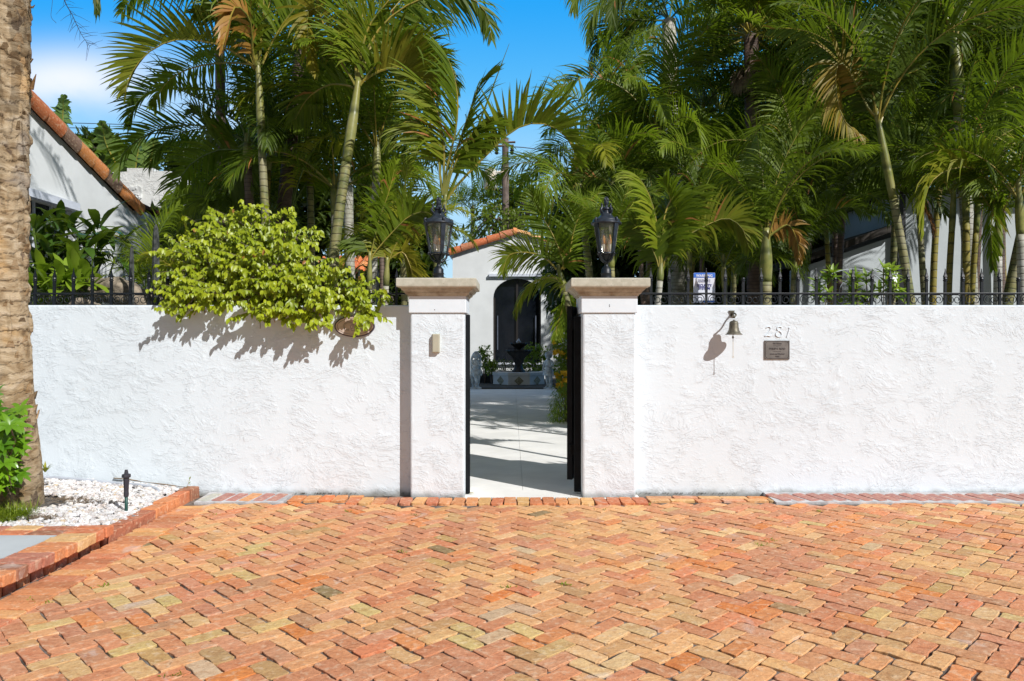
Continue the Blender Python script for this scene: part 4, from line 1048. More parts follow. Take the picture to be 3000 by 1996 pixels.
# ---------------- cherub statues: one skinned figure each
def figure(name, nodes, edges, parent, mat, sub=2, lev=None):
    me = bpy.data.meshes.new(name); me.from_pydata([n[0] for n in nodes], edges, []); o = bpy.data.objects.new('t', me); col.objects.link(o)
    sk = o.modifiers.new('s', 'SKIN'); sk.use_smooth_shade = True
    for i, n in enumerate(nodes):
        rr_ = n[1]; rr_ = rr_ if hasattr(rr_, '__len__') else (rr_, rr_)
        me.skin_vertices[0].data[i].radius = rr_; me.skin_vertices[0].data[i].use_root = (i == 0)
    su = o.modifiers.new('u', 'SUBSURF'); su.levels = sub; su.render_levels = sub
    dg = bpy.context.evaluated_depsgraph_get(); dg.update()
    m2 = bpy.data.meshes.new_from_object(o.evaluated_get(dg)); bpy.data.objects.remove(o)
    m2.name = name; m2.materials.clear(); m2.materials.append(M[mat])
    o2 = bpy.data.objects.new(name, m2); col.objects.link(o2); o2.parent = parent; return o2
def cherub(x, y, yaw, kind, label):
    t = thing('cherub_statue', label, 'statue', (x, y, 0)); t.rotation_euler = (0, 0, yaw)
    def loc(mb): mb.v = [v+Vector((x, y, 0)) for v in mb.v]; return mb
    nd = [((0, 0, .44), (.098, .082)), ((0, -.02, .53), (.092, .080)), ((0, -.012, .63), (.085, .066)), ((0, 0, .705), (.062, .05)), ((0, -.005, .745), (.034, .034)), ((0, -.02, .79), (.048, .052))]
    ed = [(0, 1), (1, 2), (2, 3), (3, 4), (4, 5)]
    def chain(start, pts):
        p = start
        for q in pts: nd.append(q); ed.append((p, len(nd)-1)); p = len(nd)-1
    if kind == 0:   # weight on one leg, the other crossed in front; arms folded on the chest
        chain(0, [((.055, .0, .37), .062), ((.06, .0, .22), .044), ((.05, .03, .10), .034), ((.05, -.0, .055), .028), ((.055, -.07, .052), .024)])
        chain(0, [((-.055, -.02, .37), .062), ((-.01, -.10, .24), .045), ((.0, -.06, .11), .034), ((-.02, -.07, .058), .028), ((-.05, -.13, .052), .024)])
        chain(3, [((.095, -.005, .69), .040), ((.125, -.03, .60), .033), ((.06, -.105, .595), .028), ((-.03, -.115, .63), .023)])
        chain(3, [((-.095, -.005, .69), .040), ((-.125, -.03, .60), .033), ((-.06, -.11, .575), .028), ((.03, -.13, .60), .023)])
    else:           # striding, one hand at the drapery, the other holding a shell forward
        chain(0, [((.055, .0, .37), .062), ((.065, -.03, .23), .045), ((.06, .02, .11), .034), ((.06, -.01, .055), .028), ((.06, -.08, .052), .024)])
        chain(0, [((-.055, .0, .37), .062), ((-.07, .03, .23), .044), ((-.07, .06, .11), .034), ((-.07, .05, .055), .028), ((-.08, -.02, .052), .024)])
        chain(3, [((.095, -.005, .69), .040), ((.13, -.02, .59), .033), ((.09, -.12, .55), .027), ((.05, -.17, .56), .023)])
        chain(3, [((-.095, -.005, .69), .040), ((-.14, .01, .60), .033), ((-.13, -.06, .50), .027), ((-.10, -.09, .46), .023)])
    figure('body', nd, ed, t, 'statue')
    mb = MB()   # head with brow, nose, cheeks, chin
    n, m = 28, 20; hc = Vector((x, y-.030, .835)); rg = []
    for j in range(m+1):
        ph = math.pi*j/m; ring = []
        for k in range(n):
            a = 2*math.pi*k/n; v = Vector((math.sin(ph)*math.cos(a), math.sin(ph)*math.sin(a), math.cos(ph)))
            rx, ry, rz = .076, .084, .092; fr = max(0, -v.y)
            bump = 0
            def g(px_, pz_, s_, h_): return h_*math.exp(-(((v.x-px_)/s_)**2+((v.z-pz_)/s_)**2))*(1 if v.y < 0 else 0)
            bump = g(0, -.12, .16, .20)+g(-.42, -.25, .25, .07)+g(.42, -.25, .25, .07)+g(0, -.72, .2, .07)+g(0, -.43, .13, .06)-g(-.33, .05, .15, .12)-g(.33, .05, .15, .12)-g(0, -.34, .10, .03)
            ring.append(mb.vert(hc+Vector((v.x*rx*(1+bump*.2), v.y*ry*(1+bump), v.z*rz))))
        rg.append(ring)
    for a, b in zip(rg, rg[1:]):
        for k in range(n): mb.face((a[k], b[k], b[(k+1) % n], a[(k+1) % n]))
    o = mb.build('head', 'statue', None, smooth=True); o.parent = t; o.data.transform(Matrix.Translation((-x, -y, 0)))
    r = random.Random(kind+3); mb = MB()   # hair: thick curls, one statue wears it long like a hood
    for _ in range(150):
        v = rdir(r, -.55)
        if v.y < -.35 and v.z < .45: continue
        c = hc+Vector((v.x*.078, v.y*.086+.008, v.z*.093+.004)); q = r.uniform(.014, .024)
        st = len(mb.v)
        for w in ICOV: mb.vert(c+w*q*r.uniform(.8, 1.2))
        for f_ in ICOF: mb.face([st+k for k in f_])
    if kind == 0:
        for sg in (-1, 1): mb.tube(crom([hc+Vector((sg*.07, .01, .03)), hc+Vector((sg*.105, .03, -.06)), hc+Vector((sg*.11, .05, -.20)), hc+Vector((sg*.10, .07, -.42)), hc+Vector((sg*.08, .08, -.70))], 14), [.030]*14, 7)
    o = mb.build('hair', 'statue', None, smooth=True); o.parent = t; o.data.transform(Matrix.Translation((-x, -y, 0)))
    mb = MB(); mb.lathe([(.118, .395), (.128, .41), (.120, .45), (.108, .485), (.098, .495)] if kind == 0 else [(.150, .34), (.145, .37), (.125, .43), (.108, .485), (.098, .495)], x, y-.005, 0, 40, sy=.86, caps=False, wob=lambda a, z: 1+.05*math.sin(a*9+z*20)+.02*math.sin(a*4))
    for k in range(3): mb.tube(crom([(x-.11, y-.06, .47-.02*k), (x-.0, y-.115, .43-.02*k), (x+.11, y-.06, .48-.02*k)], 10), .014, 6)
    if kind == 0: mb.tube(crom([(x+.10, y-.06, .47), (x+.125, y-.05, .40), (x+.12, y-.04, .32)], 8), [.03, .032, .034, .034, .03, .026, .02, .01], 7)
    o = mb.build('drapery', 'statue', None, smooth=True); o.parent = t; o.data.transform(Matrix.Translation((-x, -y, 0)))
    mb = MB(); mb.lathe([(.17, 0), (.17, .018), (.15, .03), (.14, .036)], x, y, 0, 20, sy=.85, wob=lambda a, z: 1+.04*math.sin(a*5))
    mb.tube(crom([(x-.02, y+.10, .02), (x-.03, y+.09, .2), (x, y+.06, .42)], 8), [.06, .06, .055, .05, .05, .05, .045, .04], 8)
    o = mb.build('plinth', 'statue', None); o.parent = t; o.data.transform(Matrix.Translation((-x, -y, 0)))
    if kind:
        mb = MB(); mb.lathe([(.012, 0), (.035, .012), (.045, .03), (.04, .034)], 0.05, -.19, .565, 14); o = mb.build('bowl', 'statue', None); o.parent = t
cherub(-.905, 18.7-D0, R(18), 0, 'stone cherub with crossed arms left of the fountain')
cherub(.925, 18.7-D0, R(-35), 1, 'stone cherub holding a bowl right of the fountain, half behind flowers')
# utility pole, wires
up_ = thing('utility_pole', 'wooden utility pole with a rusty white transformer far behind the courtyard', 'utility pole', (P(1482, 0, 28.8).x, 28.8-D0, 0))
c = P(1482, 405, 28.8); mb = MB(); mb.tube([(c.x, c.y, 0), (c.x-.02, c.y, c.z)], [.16, .13], 10); mb.build('pole', 'pole', up_)
for py, x0, x1 in ((420, 1425, 1510), (430, 1405, 1505)):
    a, b = P(x0, py, 28.7), P(x1, py-3, 28.7); mb = MB(); mb.tube([a, b], .045, 5); mb.build('crossarm', 'pole', up_)
for px in (1410, 1455, 1500):
    a = P(px, 436, 28.6); mb = MB(); mb.lathe([(.04, 0), (.09, .05), (.05, .10), (.09, .15), (.05, .2), (.08, .24), (.02, .3)], a.x, a.y, a.z-.22, 10); mb.build('insulator', 'iron', up_)
c0, c1 = P(1437, 555, 28.4), P(1437, 494, 28.4); mb = MB(); rr_ = .25; mb.lathe([(rr_*.8, 0), (rr_, .05), (rr_, (c1.z-c0.z)*.75), (rr_*1.05, (c1.z-c0.z)*.8), (rr_*.8, (c1.z-c0.z)*.95), (rr_*.2, (c1.z-c0.z))], c0.x, c0.y, c0.z, 24)
mb.tube([(c0.x, c0.y, c0.z+.65), (P(1482, 0, 28.8).x, c0.y+.2, c0.z+.7)], .06, 6); mb.build('transformer', 'tank', up_, smooth=False)
def wire(pts, label, rad=.02):
    mb = MB(); mb.tube(crom(pts, 20), rad, 4); tag(mb.build('power_line', 'wire'), label, 'power line', 'thin power lines across the sky')
wire([P(-300, 352, 40), P(265, 362, 38), P(700, 380, 38), P(1482, 420, 28.8)], 'thin power line crossing the sky left of the palms, upper of the pair')
wire([P(-300, 370, 40), P(265, 376, 38), P(700, 395, 38), P(1405, 433, 28.7)], 'thin power line crossing the sky left of the palms, lower of the pair')
wire([P(1500, 430, 28.8), P(1700, 440, 37), P(2400, 430, 40), P(3300, 400, 44)], 'thin power line running right from the pole behind the palms')
#==PLANTS==
# ================================================================== PLANTS
def bigtrunk():
    t = thing('large_palm_trunk', 'thick rough palm trunk at the left edge with flaking brown bark', 'palm tree', (-3.42, -.62, .1))
    d = 5.10; path = [P(20, 1500, d), P(14, 1300, d), P(8, 1100, d), P(4, 900, d), P(10, 600, d), P(14, 300, d), P(16, 0, d), P(18, -500, d), P(24, -1100, d)]
    rad = [96, 86, 74, 66, 62, 62, 62, 58, 54]
    mb = MB(); n, m = 150, 620; pc = crom(path, m); rg = []; r = random.Random(4)
    rings = []; z = -.2; 
    while z < 8: rings.append(z); z += r.uniform(.06, .12)
    for j, p in enumerate(pc):
        u = j/(m-1)*(len(rad)-1); k = min(int(u), len(rad)-2); R0 = (rad[k]+(rad[k+1]-rad[k])*(u-k))*d/F
        ring = []
        for q in range(n):
            a = 2*math.pi*q/n; v = Vector((math.cos(a), math.sin(a), 0)); zz = p.z
            nz = noise.fractal(Vector((v.x*2, v.y*2, zz*2.2)), .8, 2.2, 5)
            zr = zz+.10*noise.noise(Vector((v.x*1.3, v.y*1.3, zz*.6)))+.02*noise.noise(Vector((v.x*6, v.y*6, zz*3)))
            # overlapping leaf-base rings: each swells and ends in a ragged step
            import bisect
            bi = bisect.bisect(rings, zr); lo, hi = rings[max(0, bi-1)], rings[min(len(rings)-1, bi)]; fr = (zr-lo)/max(1e-4, hi-lo)
            up = min(1, max(0, (zz-.9)/.5))
            step = (.008*(1-fr)**.7-.004)*(.25+.75*up)
            fl = noise.noise(Vector((v.x*4, v.y*4, zz*7+9)))
            chip = .020*max(0, fl-.25)*3*up
            low = max(0, 1-zz/.5)*.018*noise.noise(Vector((v.x*5, v.y*5, zz*9)))
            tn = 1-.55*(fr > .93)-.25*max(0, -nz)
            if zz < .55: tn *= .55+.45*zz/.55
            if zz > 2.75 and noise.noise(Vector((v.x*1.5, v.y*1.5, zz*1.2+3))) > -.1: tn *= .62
            tn = max(.15, tn)
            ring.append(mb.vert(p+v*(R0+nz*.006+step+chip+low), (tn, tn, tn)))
        rg.append(ring)
    for a, b in zip(rg, rg[1:]):
        for k in range(n): mb.face((a[k], a[(k+1) % n], b[(k+1) % n], b[k]))
    mb.face(rg[-1]); mb.build('trunk', 'bark', t, smooth=True)
    # torn leaf-base flakes
    tk = t
    for k in range(88):
        mb = MB(); zz = r.uniform(.6, 4.2); a = R(r.uniform(-150, 40)) if k > 28 else R(r.gauss(-12, 14)); px = 10; j = min(range(m), key=lambda q: abs(pc[q].z-zz)); u = j/(m-1)*(len(rad)-1); kk = min(int(u), len(rad)-2); R0 = (rad[kk]+(rad[kk+1]-rad[kk])*(u-kk))*d/F
        v = Vector((math.cos(a), math.sin(a), 0)); s = Vector((-math.sin(a), math.cos(a), 0)); b = pc[j]+v*(R0+.002); h = r.uniform(.02, .07); w = r.uniform(.012, .04); o_ = r.uniform(.004, .018); g = r.uniform(.35, 1); t_ = (g, g*.9, g*.8)
        ps = [b-s*w, b+s*w, b+s*w*.3+UP*h+v*o_, b-s*w*.4+UP*h*.9+v*o_*.6]; st = [mb.vert(p, t_) for p in ps]+[mb.vert(p-v*.008, t_) for p in ps]
        mb.face(st[:4]); mb.face(st[4:][::-1]); [mb.face((st[(q+1) % 4], st[q], st[4+q], st[4+(q+1) % 4])) for q in range(4)]
        mb.build('bark_flake', 'bark', t, fixn=True)
    mb = MB(); b = P(92, 262, d); mb.tube([b, P(98, 240, d), P(106, 217, d)], [.014, .010, .002], 6, colr=[(.4, .35, .3)]*3)
    b = P(86, 20, d); mb.tube([b, P(96, 22, d), P(103, 14, d)], [.010, .007, .001], 6, colr=[(.4, .35, .3)]*3)
    mb.build('leaf_stub', 'bark', t, fixn=True)
    # its crown stands high above the frame; one frond tip hangs into the picture
    mb = MB(); frond(mb, [P(24, -1050, d), P(120, -1350, d-.2), P(230, -1000, d-.3), P(268, -300, d-.3), P(287, 40, d-.3)], .34, 70, .02, 1.2, 20, 70, .15, 3, 0, 0, .02, 40, 14)
    mb.build('frond', ['frond_d', 'stem'], t)
    for k in range(8):
        a = R(200+k*40); c = P(24, -1080, d); mb = MB(); v = Vector((math.cos(a), math.sin(a), 0))
        frond(mb, [c, c+v*.9+UP*.9, c+v*2.0+UP*.7, c+v*2.9-UP*.6], .6, 40, .03, 1.2, 20, 0, .15, k, 0, 0, .02); mb.build('frond', ['frond_d', 'stem'], t)
bigtrunk()
# dead bare twig hanging in from above
mb = MB(); d = 4.4; r = random.Random(6)
main = crom([P(176, -120, d), P(186, -10, d), P(212, 45, d), P(238, 100, d), P(262, 135, d)], 22)
mb.tube(main, [.0035-.0025*i/21 for i in range(22)], 5)
for k in range(5, 22):
    for sg in (-1, 1):
        if r.random() < .75:
            a = R(r.uniform(25, 80)*sg); ln = r.uniform(.03, .10)
            v = (main[min(21, k+1)]-main[k-1]).normalized(); v = Vector((v.x*math.cos(a)-v.z*math.sin(a), r.uniform(-.5, .5), v.x*math.sin(a)+v.z*math.cos(a)))
            mb.tube([main[k], main[k]+v*ln*.5, main[k]+v*ln+Vector((0, 0, -.008))], [.0012, .001, .0005], 4)
mb.tube(crom([P(160, -60, d), P(152, 20, d), P(150, 50, d), P(165, 68, d)], 10), .0012, 4)
tag(mb.build('dead_twig', 'deadtwig'), 'bare dark twig hanging down against the sky at upper left', 'twig')

def whorl(mb, p, nrm, n, L, W, r, droop=.9, base=0, tilt=.35):
    """palmately compound leaf"""
    u = nrm.orthogonal().normalized(); w = nrm.cross(u); a0 = r.uniform(0, 6.28)
    for k in range(n):
        a = a0+2*math.pi*k/n+r.uniform(-.15, .15); d = (u*math.cos(a)+w*math.sin(a)+nrm*tilt).normalized()
        blade(mb, p, d, nrm, L*r.uniform(.8, 1.1), W*r.uniform(.85, 1.1), droop*r.uniform(.6, 1.3), (min(1, max(0, base+r.uniform(-.2, .2))), 0, 0), 4, .22)
# umbrella shrub at the trunk foot
t = thing('umbrella_shrub', 'glossy bright green umbrella shrub in front of the thick palm trunk', 'shrub', P(-20, 1480, 4.8)); r = random.Random(9); mb = MB(); ms = MB()
for k in range(150):
    px = r.uniform(-160, 62); py = r.uniform(1165, 1440); 
    if px > 20 and (py < 1200 or py > 1420): continue
    d = 4.72+r.uniform(-.22, .22); c = P(px, py, d); nrm = Vector((r.uniform(-.5, .6), -.6+r.uniform(-.3, .3), .75)).normalized()
    whorl(mb, c, nrm, r.choice([6, 7, 8]), .095, .034, r, 1.0, r.random()*.8+.1)
    ms.tube([c, c+Vector((0, .05, -.10)), (P(-30, 0, 4.9).x+r.uniform(-.1, .1), 4.9-D0, .25)], .003, 4)
mb.build('leaves', 'schef', t, smooth=True); ms.build('stems', 'twig', t)
t = thing('small_umbrella_plant', 'small light green umbrella plant low at the left edge beside the shrub', 'plant', P(-10, 1460, 4.62)); mb = MB()
for k in range(14):
    c = P(r.uniform(-60, 22), r.uniform(1385, 1440), 4.6+r.uniform(-.08, .08)); whorl(mb, c, Vector((r.uniform(-.4, .5), -.6, .8)).normalized(), 8, .07, .018, r, .8, .9)
mb.build('leaves', 'schef', t, smooth=True)
mb = MB()
for k in range(1500):
    x = P(8, 0, 4.72).x+r.gauss(0, .10); y = 4.72-D0+r.gauss(0, .07); x = min(x, P(52, 0, 4.7).x)
    blade(mb, (x, y, bedz(x, y)-.01), (r.gauss(0, .5)+.15, r.gauss(0, .5)-.1, 1), UP, r.uniform(.05, .15), .004, 1.2, (r.random(), 0, 0), 3, .1)
tag(mb.build('fern_tuft', 'grass'), 'feathery yellow green fern tuft on the gravel beside the thick trunk', 'fern')
mb = MB(); b = P(132, 1385, 5.6)
for k in range(9): blade(mb, b, (r.uniform(-.4, .7), r.uniform(-.6, .2), .8), UP, .09, .02, .8, (.8, r.random()*.7, 0), 3)
tag(mb.build('weed', 'grass'), 'small yellowish weed at the wall just right of the thick trunk', 'weed')

# lime green vine bush spilling over the wall
t = thing('lime_bush', 'bright lime green vine bush spilling over the left wall', 'shrub', (-1.9, .4, 0)); r = random.Random(12)
mb = MB(); ms = MB()
BL = [((715, 715, 6.35), (140, 50), .34), ((735, 655, 6.4), (80, 18), .2), ((640, 645, 6.4), (30, 16), .12), ((640, 785, 6.2), (110, 75), .32), ((800, 785, 6.15), (130, 70), .34), ((590, 850, 6.0), (75, 42), .26), ((720, 860, 5.95), (160, 45), .25), ((910, 850, 5.95), (150, 50), .24), ((1040, 875, 5.95), (50, 25), .14),
      ((560, 895, 5.74), (60, 12), .07), ((780, 915, 5.70), (50, 12), .07), ((910, 905, 5.70), (80, 18), .08), ((892, 935, 5.67), (14, 12), .04), ((1050, 905, 5.70), (45, 16), .06), ((752, 930, 5.60), (30, 7), .05), ((850, 690, 6.4), (65, 30), .28), ((925, 835, 6.1), (50, 28), .2), ((505, 870, 5.95), (22, 18), .08)]
tot = sum(b[1][0]*b[1][1] for b in BL); 
for (cc, (rx, rz), ry) in BL:
    for _ in range(int(max(6, 1400*rx*rz/tot))):
        u = rdir(r); 
        if u.y > .35: continue
        q = r.uniform(.72, 1.12) if r.random() < .8 else r.uniform(.2, .8)
        q *= 1+.60*noise.noise(Vector((cc[0]*.013+u.x*2.4, u.y*2.4, u.z*2.4)))
        p = P(cc[0]+u.x*rx*q, cc[1]-u.z*rz*q, cc[2]); p.y += u.y*ry*q; p.y = max(p.y, .0)
        out = Vector((u.x*.8, u.y*.6-.3, u.z*.5+.15)).normalized(); out = (out+rdir(r)*.5).normalized()
        ln = r.uniform(.06, .17) if r.random() < .88 else r.uniform(.16, .26); tip = p+out*ln+Vector((0, 0, -.02)); nl = r.randint(9, 14); base = r.random()
        ms.tube([p-out*.12, p, tip], [.0028, .002, .001], 4)
        for k in range(nl):
            s = k/(nl-1); q_ = p.lerp(tip, s); side = 1 if k % 2 else -1; sv = out.cross(UP).normalized()*side
            d = (sv*.7+out*.35+Vector((0, -.35, -.75))+rdir(r)*.6).normalized()
            blade(mb, q_, d, (UP*.35+Vector((.25, -.8, 0))+rdir(r)*.55).normalized(), r.uniform(.034, .064), r.uniform(.022, .036), r.uniform(.7, 2.0), (min(1, max(0, base*.35+.45*s+r.uniform(0, .35))), r.uniform(0, .12) if r.random() < .2 else 0, 1 if r.random() < .004 else 0), 3, .28)
mb.build('leaves', 'lime', t, smooth=True); ms.build('stems', 'twig', t)

# large-leaved shrub left behind the fence
def bladebush(name, label, c, n, L, W, zr, mat, seed, upr=.5, droop=.9, cat='shrub', spread=None, cl=7):
    t = thing(name, label, cat, (c.x, c.y, 0)); r = random.Random(seed); mb = MB(); ms = MB()
    for k in range(n):
        if spread: b = Vector((c.x+r.uniform(-1, 1)*spread[0], c.y+r.uniform(-1, 1)*spread[1], c.z+r.uniform(-1, 1)*zr))
        else: b = c
        ms.tube(crom([(c.x+(b.x-c.x)*.3, c.y+(b.y-c.y)*.3, .05), (b.x*.5+c.x*.5, b.y*.5+c.y*.5, b.z*.55), b], 6), .009 if spread else .02, 5)
        base = r.random()*.7
        for q in range(cl):
            a = 2*math.pi*q/cl*1.618*2+r.uniform(-.4, .4); e = r.uniform(-.1, upr+.4)
            d = Vector((math.cos(a)*math.cos(e), math.sin(a)*math.cos(e), math.sin(e)))
            blade(mb, b+d*.02+UP*r.uniform(-.08, .03), d, UP, L*r.uniform(.7, 1.15), W*r.uniform(.8, 1.15), droop*r.uniform(.5, 1.4), (min(1, base+r.uniform(0, .3)), 0, 0), 6, .2, wmax=.6)
    mb.build('leaves', mat, t, smooth=True); ms.build('stems', 'stem_g', t)
bladebush('large_leaf_shrub', 'dark glossy shrub with long drooping leaves behind the left fence', P(180, 765, 7.2), 28, .40, .085, .30, 'broad', 41, .75, 1.1, spread=(.42, .35), cl=9)
bladebush('rosette_plant', 'bright green rosette plant close behind the left fence', P(145, 838, 6.5), 9, .30, .085, .10, 'broad_l', 42, .8, .8, 'plant', (.32, .12), 8)
for i, (px, y0, w, lab) in enumerate(((386, 720, 14, 'shorter dark columnar cactus behind the left fence'), (457, 658, 20, 'taller dark columnar cactus behind the left fence'))):
    a = P(px, y0, 6.5); rr_ = w*6.5/F/2; mb = MB(); hh = a.z; pr_ = [(rr_*1.15, 0)]+[(rr_*(1.12-.25*k/30)*(1.0 if k % 2 else 1.06), hh*k/31) for k in range(1, 30)]+[(rr_*.6, hh*.985), (rr_*.15, hh)]
    mb.lathe(pr_, a.x, a.y, 0, 14, wob=lambda an, z: 1+.10*math.cos(an*7)); tag(mb.build('columnar_cactus', 'cactus'), lab, 'cactus')
mb = MB(); r = random.Random(3); c = crom([P(110, 905, 6.7), P(200, 868, 6.7), P(330, 850, 6.7), P(450, 900, 6.7), P(540, 960, 6.7)], 50)
mb.tube(c, [(.10+.03*noise.noise(Vector((i*.3, 0, 0))))*(1.25-abs(i-25)/50) for i in range(50)], 16); mb.v = [v+Vector(noise.noise_vector(v*9))*.03 for v in mb.v]
tag(mb.build('fallen_log', 'log', smooth=True), 'weathered grey log lying behind the left fence', 'log')
mb = MB(); c = P(245, 892, 6.1); mb.tube(crom([c+Vector((-.14, 0, -.02)), c+Vector((-.05, 0, .02)), c+Vector((.04, 0, .015)), c+Vector((.16, 0, -.01))], 12), [.012, .018, .026, .032, .036, .034, .03, .024, .018, .012, .008, .004], 8)
tag(mb.build('dead_sheath', 'log', smooth=True), 'curled dry palm sheath lying on the left wall top behind the fence', 'palm sheath')

# flowering stems behind the right fence
def sprig(label, px, py, n, h, seed, flower=False, d=6.35):
    c = P(px, 893, d); t = thing('gardenia_stem', label, 'plant', (c.x, c.y, 0), 'flowering shrub stems behind the right fence'); r = random.Random(seed); mb = MB(); ms = MB()
    topz = P(px, py, d).z
    for k in range(n):
        a = r.uniform(0, 6.28); tp_ = Vector((c.x+r.gauss(0, .08), c.y+r.gauss(0, .04), topz-r.uniform(0, h))); ms.tube(crom([(c.x, c.y, 0), (c.x+r.gauss(0, .03), c.y, tp_.z*.6), tp_], 8), .005, 5)
        whorl(mb, tp_, Vector((r.gauss(0, .4), -.5, 1)).normalized(), 5, .105, .032, r, .4, r.random()*.6+.3, .9)
        whorl(mb, tp_-UP*.04, Vector((r.gauss(0, .4), -.5, 1)).normalized(), 5, .10, .032, r, .7, r.random()*.6+.2, .4)
    mb.build('leaves', 'broad_l', t, smooth=True); ms.build('stems', 'twig', t)
    if flower:
        mf = MB(); f = P(2618, 812, d-.08)
        whorl(mf, f, Vector((.5, -.8, .1)).normalized(), 7, .055, .022, r, .6); mf.build('flower', 'flower_w', t, smooth=True)
sprig('leafy green shoot with pointed leaves, first of the row behind the right fence', 2392, 850, 3, .10, 1)
sprig('tall leafy shoot left of the wire hoop behind the right fence', 2432, 795, 4, .12, 2)
sprig('bushy green shoot under the wire hoop behind the right fence', 2530, 808, 9, .20, 3)
sprig('tallest leafy shoot with a white flower behind the right fence', 2600, 782, 7, .22, 4, True)
sprig('short drooping shoot by the dark downspout behind the right fence', 2640, 838, 3, .12, 5)
sprig('low spreading green shoot behind the scrolls of the right fence', 2478, 872, 3, .05, 6)
mb = MB(); mb.tube(crom([P(2395, 905, 6.5), P(2425, 812, 6.5), P(2500, 789, 6.5), P(2560, 805, 6.5), P(2600, 850, 6.5), P(2610, 920, 6.5)], 40), .0045, 5)
mb.tube(crom([P(2455, 905, 6.5), P(2465, 835, 6.5), P(2505, 822, 6.5), P(2550, 840, 6.5), P(2570, 910, 6.5)], 30), .003, 5)
tag(mb.build('wire_hoop', 'pvc', smooth=True), 'bent grey wire plant hoop behind the right fence', 'plant support')

# courtyard planting
def bush(name, label, blobs, n, L, W, mat, seed, cat='shrub', base=None, fl=None, trunk=None, droop=.8, cl=5, segs=2, group=None, surf=.55):
    c0 = Vector(blobs[0][0]); t = thing(name, label, cat, (c0.x, c0.y, 0), group); mb = MB(); leafcloud(mb, blobs, n, L, W, seed, droop, surf, segs, cl)
    mb.build('crown' if trunk else 'leaves', mat, t, smooth=False); r = random.Random(seed); ms = MB()
    if trunk:
        top = Vector((c0.x, c0.y, c0.z)); ms.tube(crom([(c0.x, c0.y, -.05), (c0.x+.1, c0.y, top.z*.5), top], 10), [trunk*(1.25-.08*i) for i in range(10)], 8)
        for c, rad in blobs:
            for k in range(4):
                e = Vector(c)+Vector([rdir(r)[q]*rad[q]*.7 for q in range(3)]); ms.tube(crom([top*.7+Vector((c0.x, c0.y, 0))*.3, (top+e)*.5+UP*.1, e], 6), [trunk*.5*(1-.13*i) for i in range(6)], 5)
    else:
        for c, rad in blobs:
            for k in range(8):
                e = Vector(c)+Vector([rdir(r)[q]*rad[q]*.8 for q in range(3)]); ms.tube([(c[0], c[1], 0), ((c[0]+e.x)/2, (c[1]+e.y)/2, e.z*.6), e], .008, 4)
    ms.build('trunk' if trunk else 'stems', 'pole', t)
    if fl:
        mf = MB()
        for (c, rad), _ in zip(blobs*fl[2], range(fl[1])):
            u = rdir(r); u.y = -abs(u.y); u.x -= .5; u.normalize(); p = Vector(c)+Vector((u.x*rad[0], u.y*rad[1], u.z*rad[2]))*1.0
            for _k in range(2): whorl(mf, p+rdir(r)*.03, (Vector((0, -1, .3))+rdir(r)*.6).normalized(), 5, .055, .045, r, .3)
        mf.build('flower', fl[0], t)
    return t
bush('yellow_flower_bush', 'bush with yellow flowers inside the gate on the right', [(P(1668, 1010, 12.2), (.28, .30, .20)), (P(1672, 1080, 12), (.26, .30, .22)), (P(1690, 940, 12.4), (.26, .30, .25)), (P(1660, 1130, 11.8), (.14, .2, .12))], 2600, .085, .045, 'broad_l', 51, fl=('flower_y', 22, 8))
bush('narrow_leaf_bush', 'narrow-leaved green bush beside the gate leaf, below the yellow flowers', [(P(1655, 1180, 11.2), (.20, .2, .22)), (P(1662, 1225, 11.1), (.24, .2, .12))], 1500, .12, .014, 'broad_l', 52, droop=1.6)
bush('potted_shrub', 'light green leafy shrub between left cherub and arched door', [(P(1420, 1045, 20.8), (.20, .2, .28)), (P(1440, 1075, 20.6), (.16, .2, .2))], 500, .11, .06, 'broad_l', 53)
bush('courtyard_shrub', 'bright green shrub between fountain and right cherub', [(P(1568, 1035, 21.4), (.42, .25, .22)), (P(1560, 1075, 21.2), (.35, .25, .15))], 900, .10, .06, 'broad_l', 54)
bush('low_hedge', 'low dark hedge behind the fountain under the arched door', [(P(1470, 1075, 21.6), (.32, .2, .20)), (P(1520, 1072, 21.8), (.3, .2, .2)), (P(1605, 1080, 21.6), (.3, .2, .2)), (P(1430, 1085, 21.6), (.3, .2, .16))], 1100, .08, .04, 'broad', 55)
mb = MB(); c = P(1424, 1096, 21); mb.box((c.x-.25, c.y-.15, 0), (c.x+.22, c.y+.15, .28)); tag(mb.build('planter_box', 'iron', bevel=.01), 'black planter box behind the left cherub', 'planter')
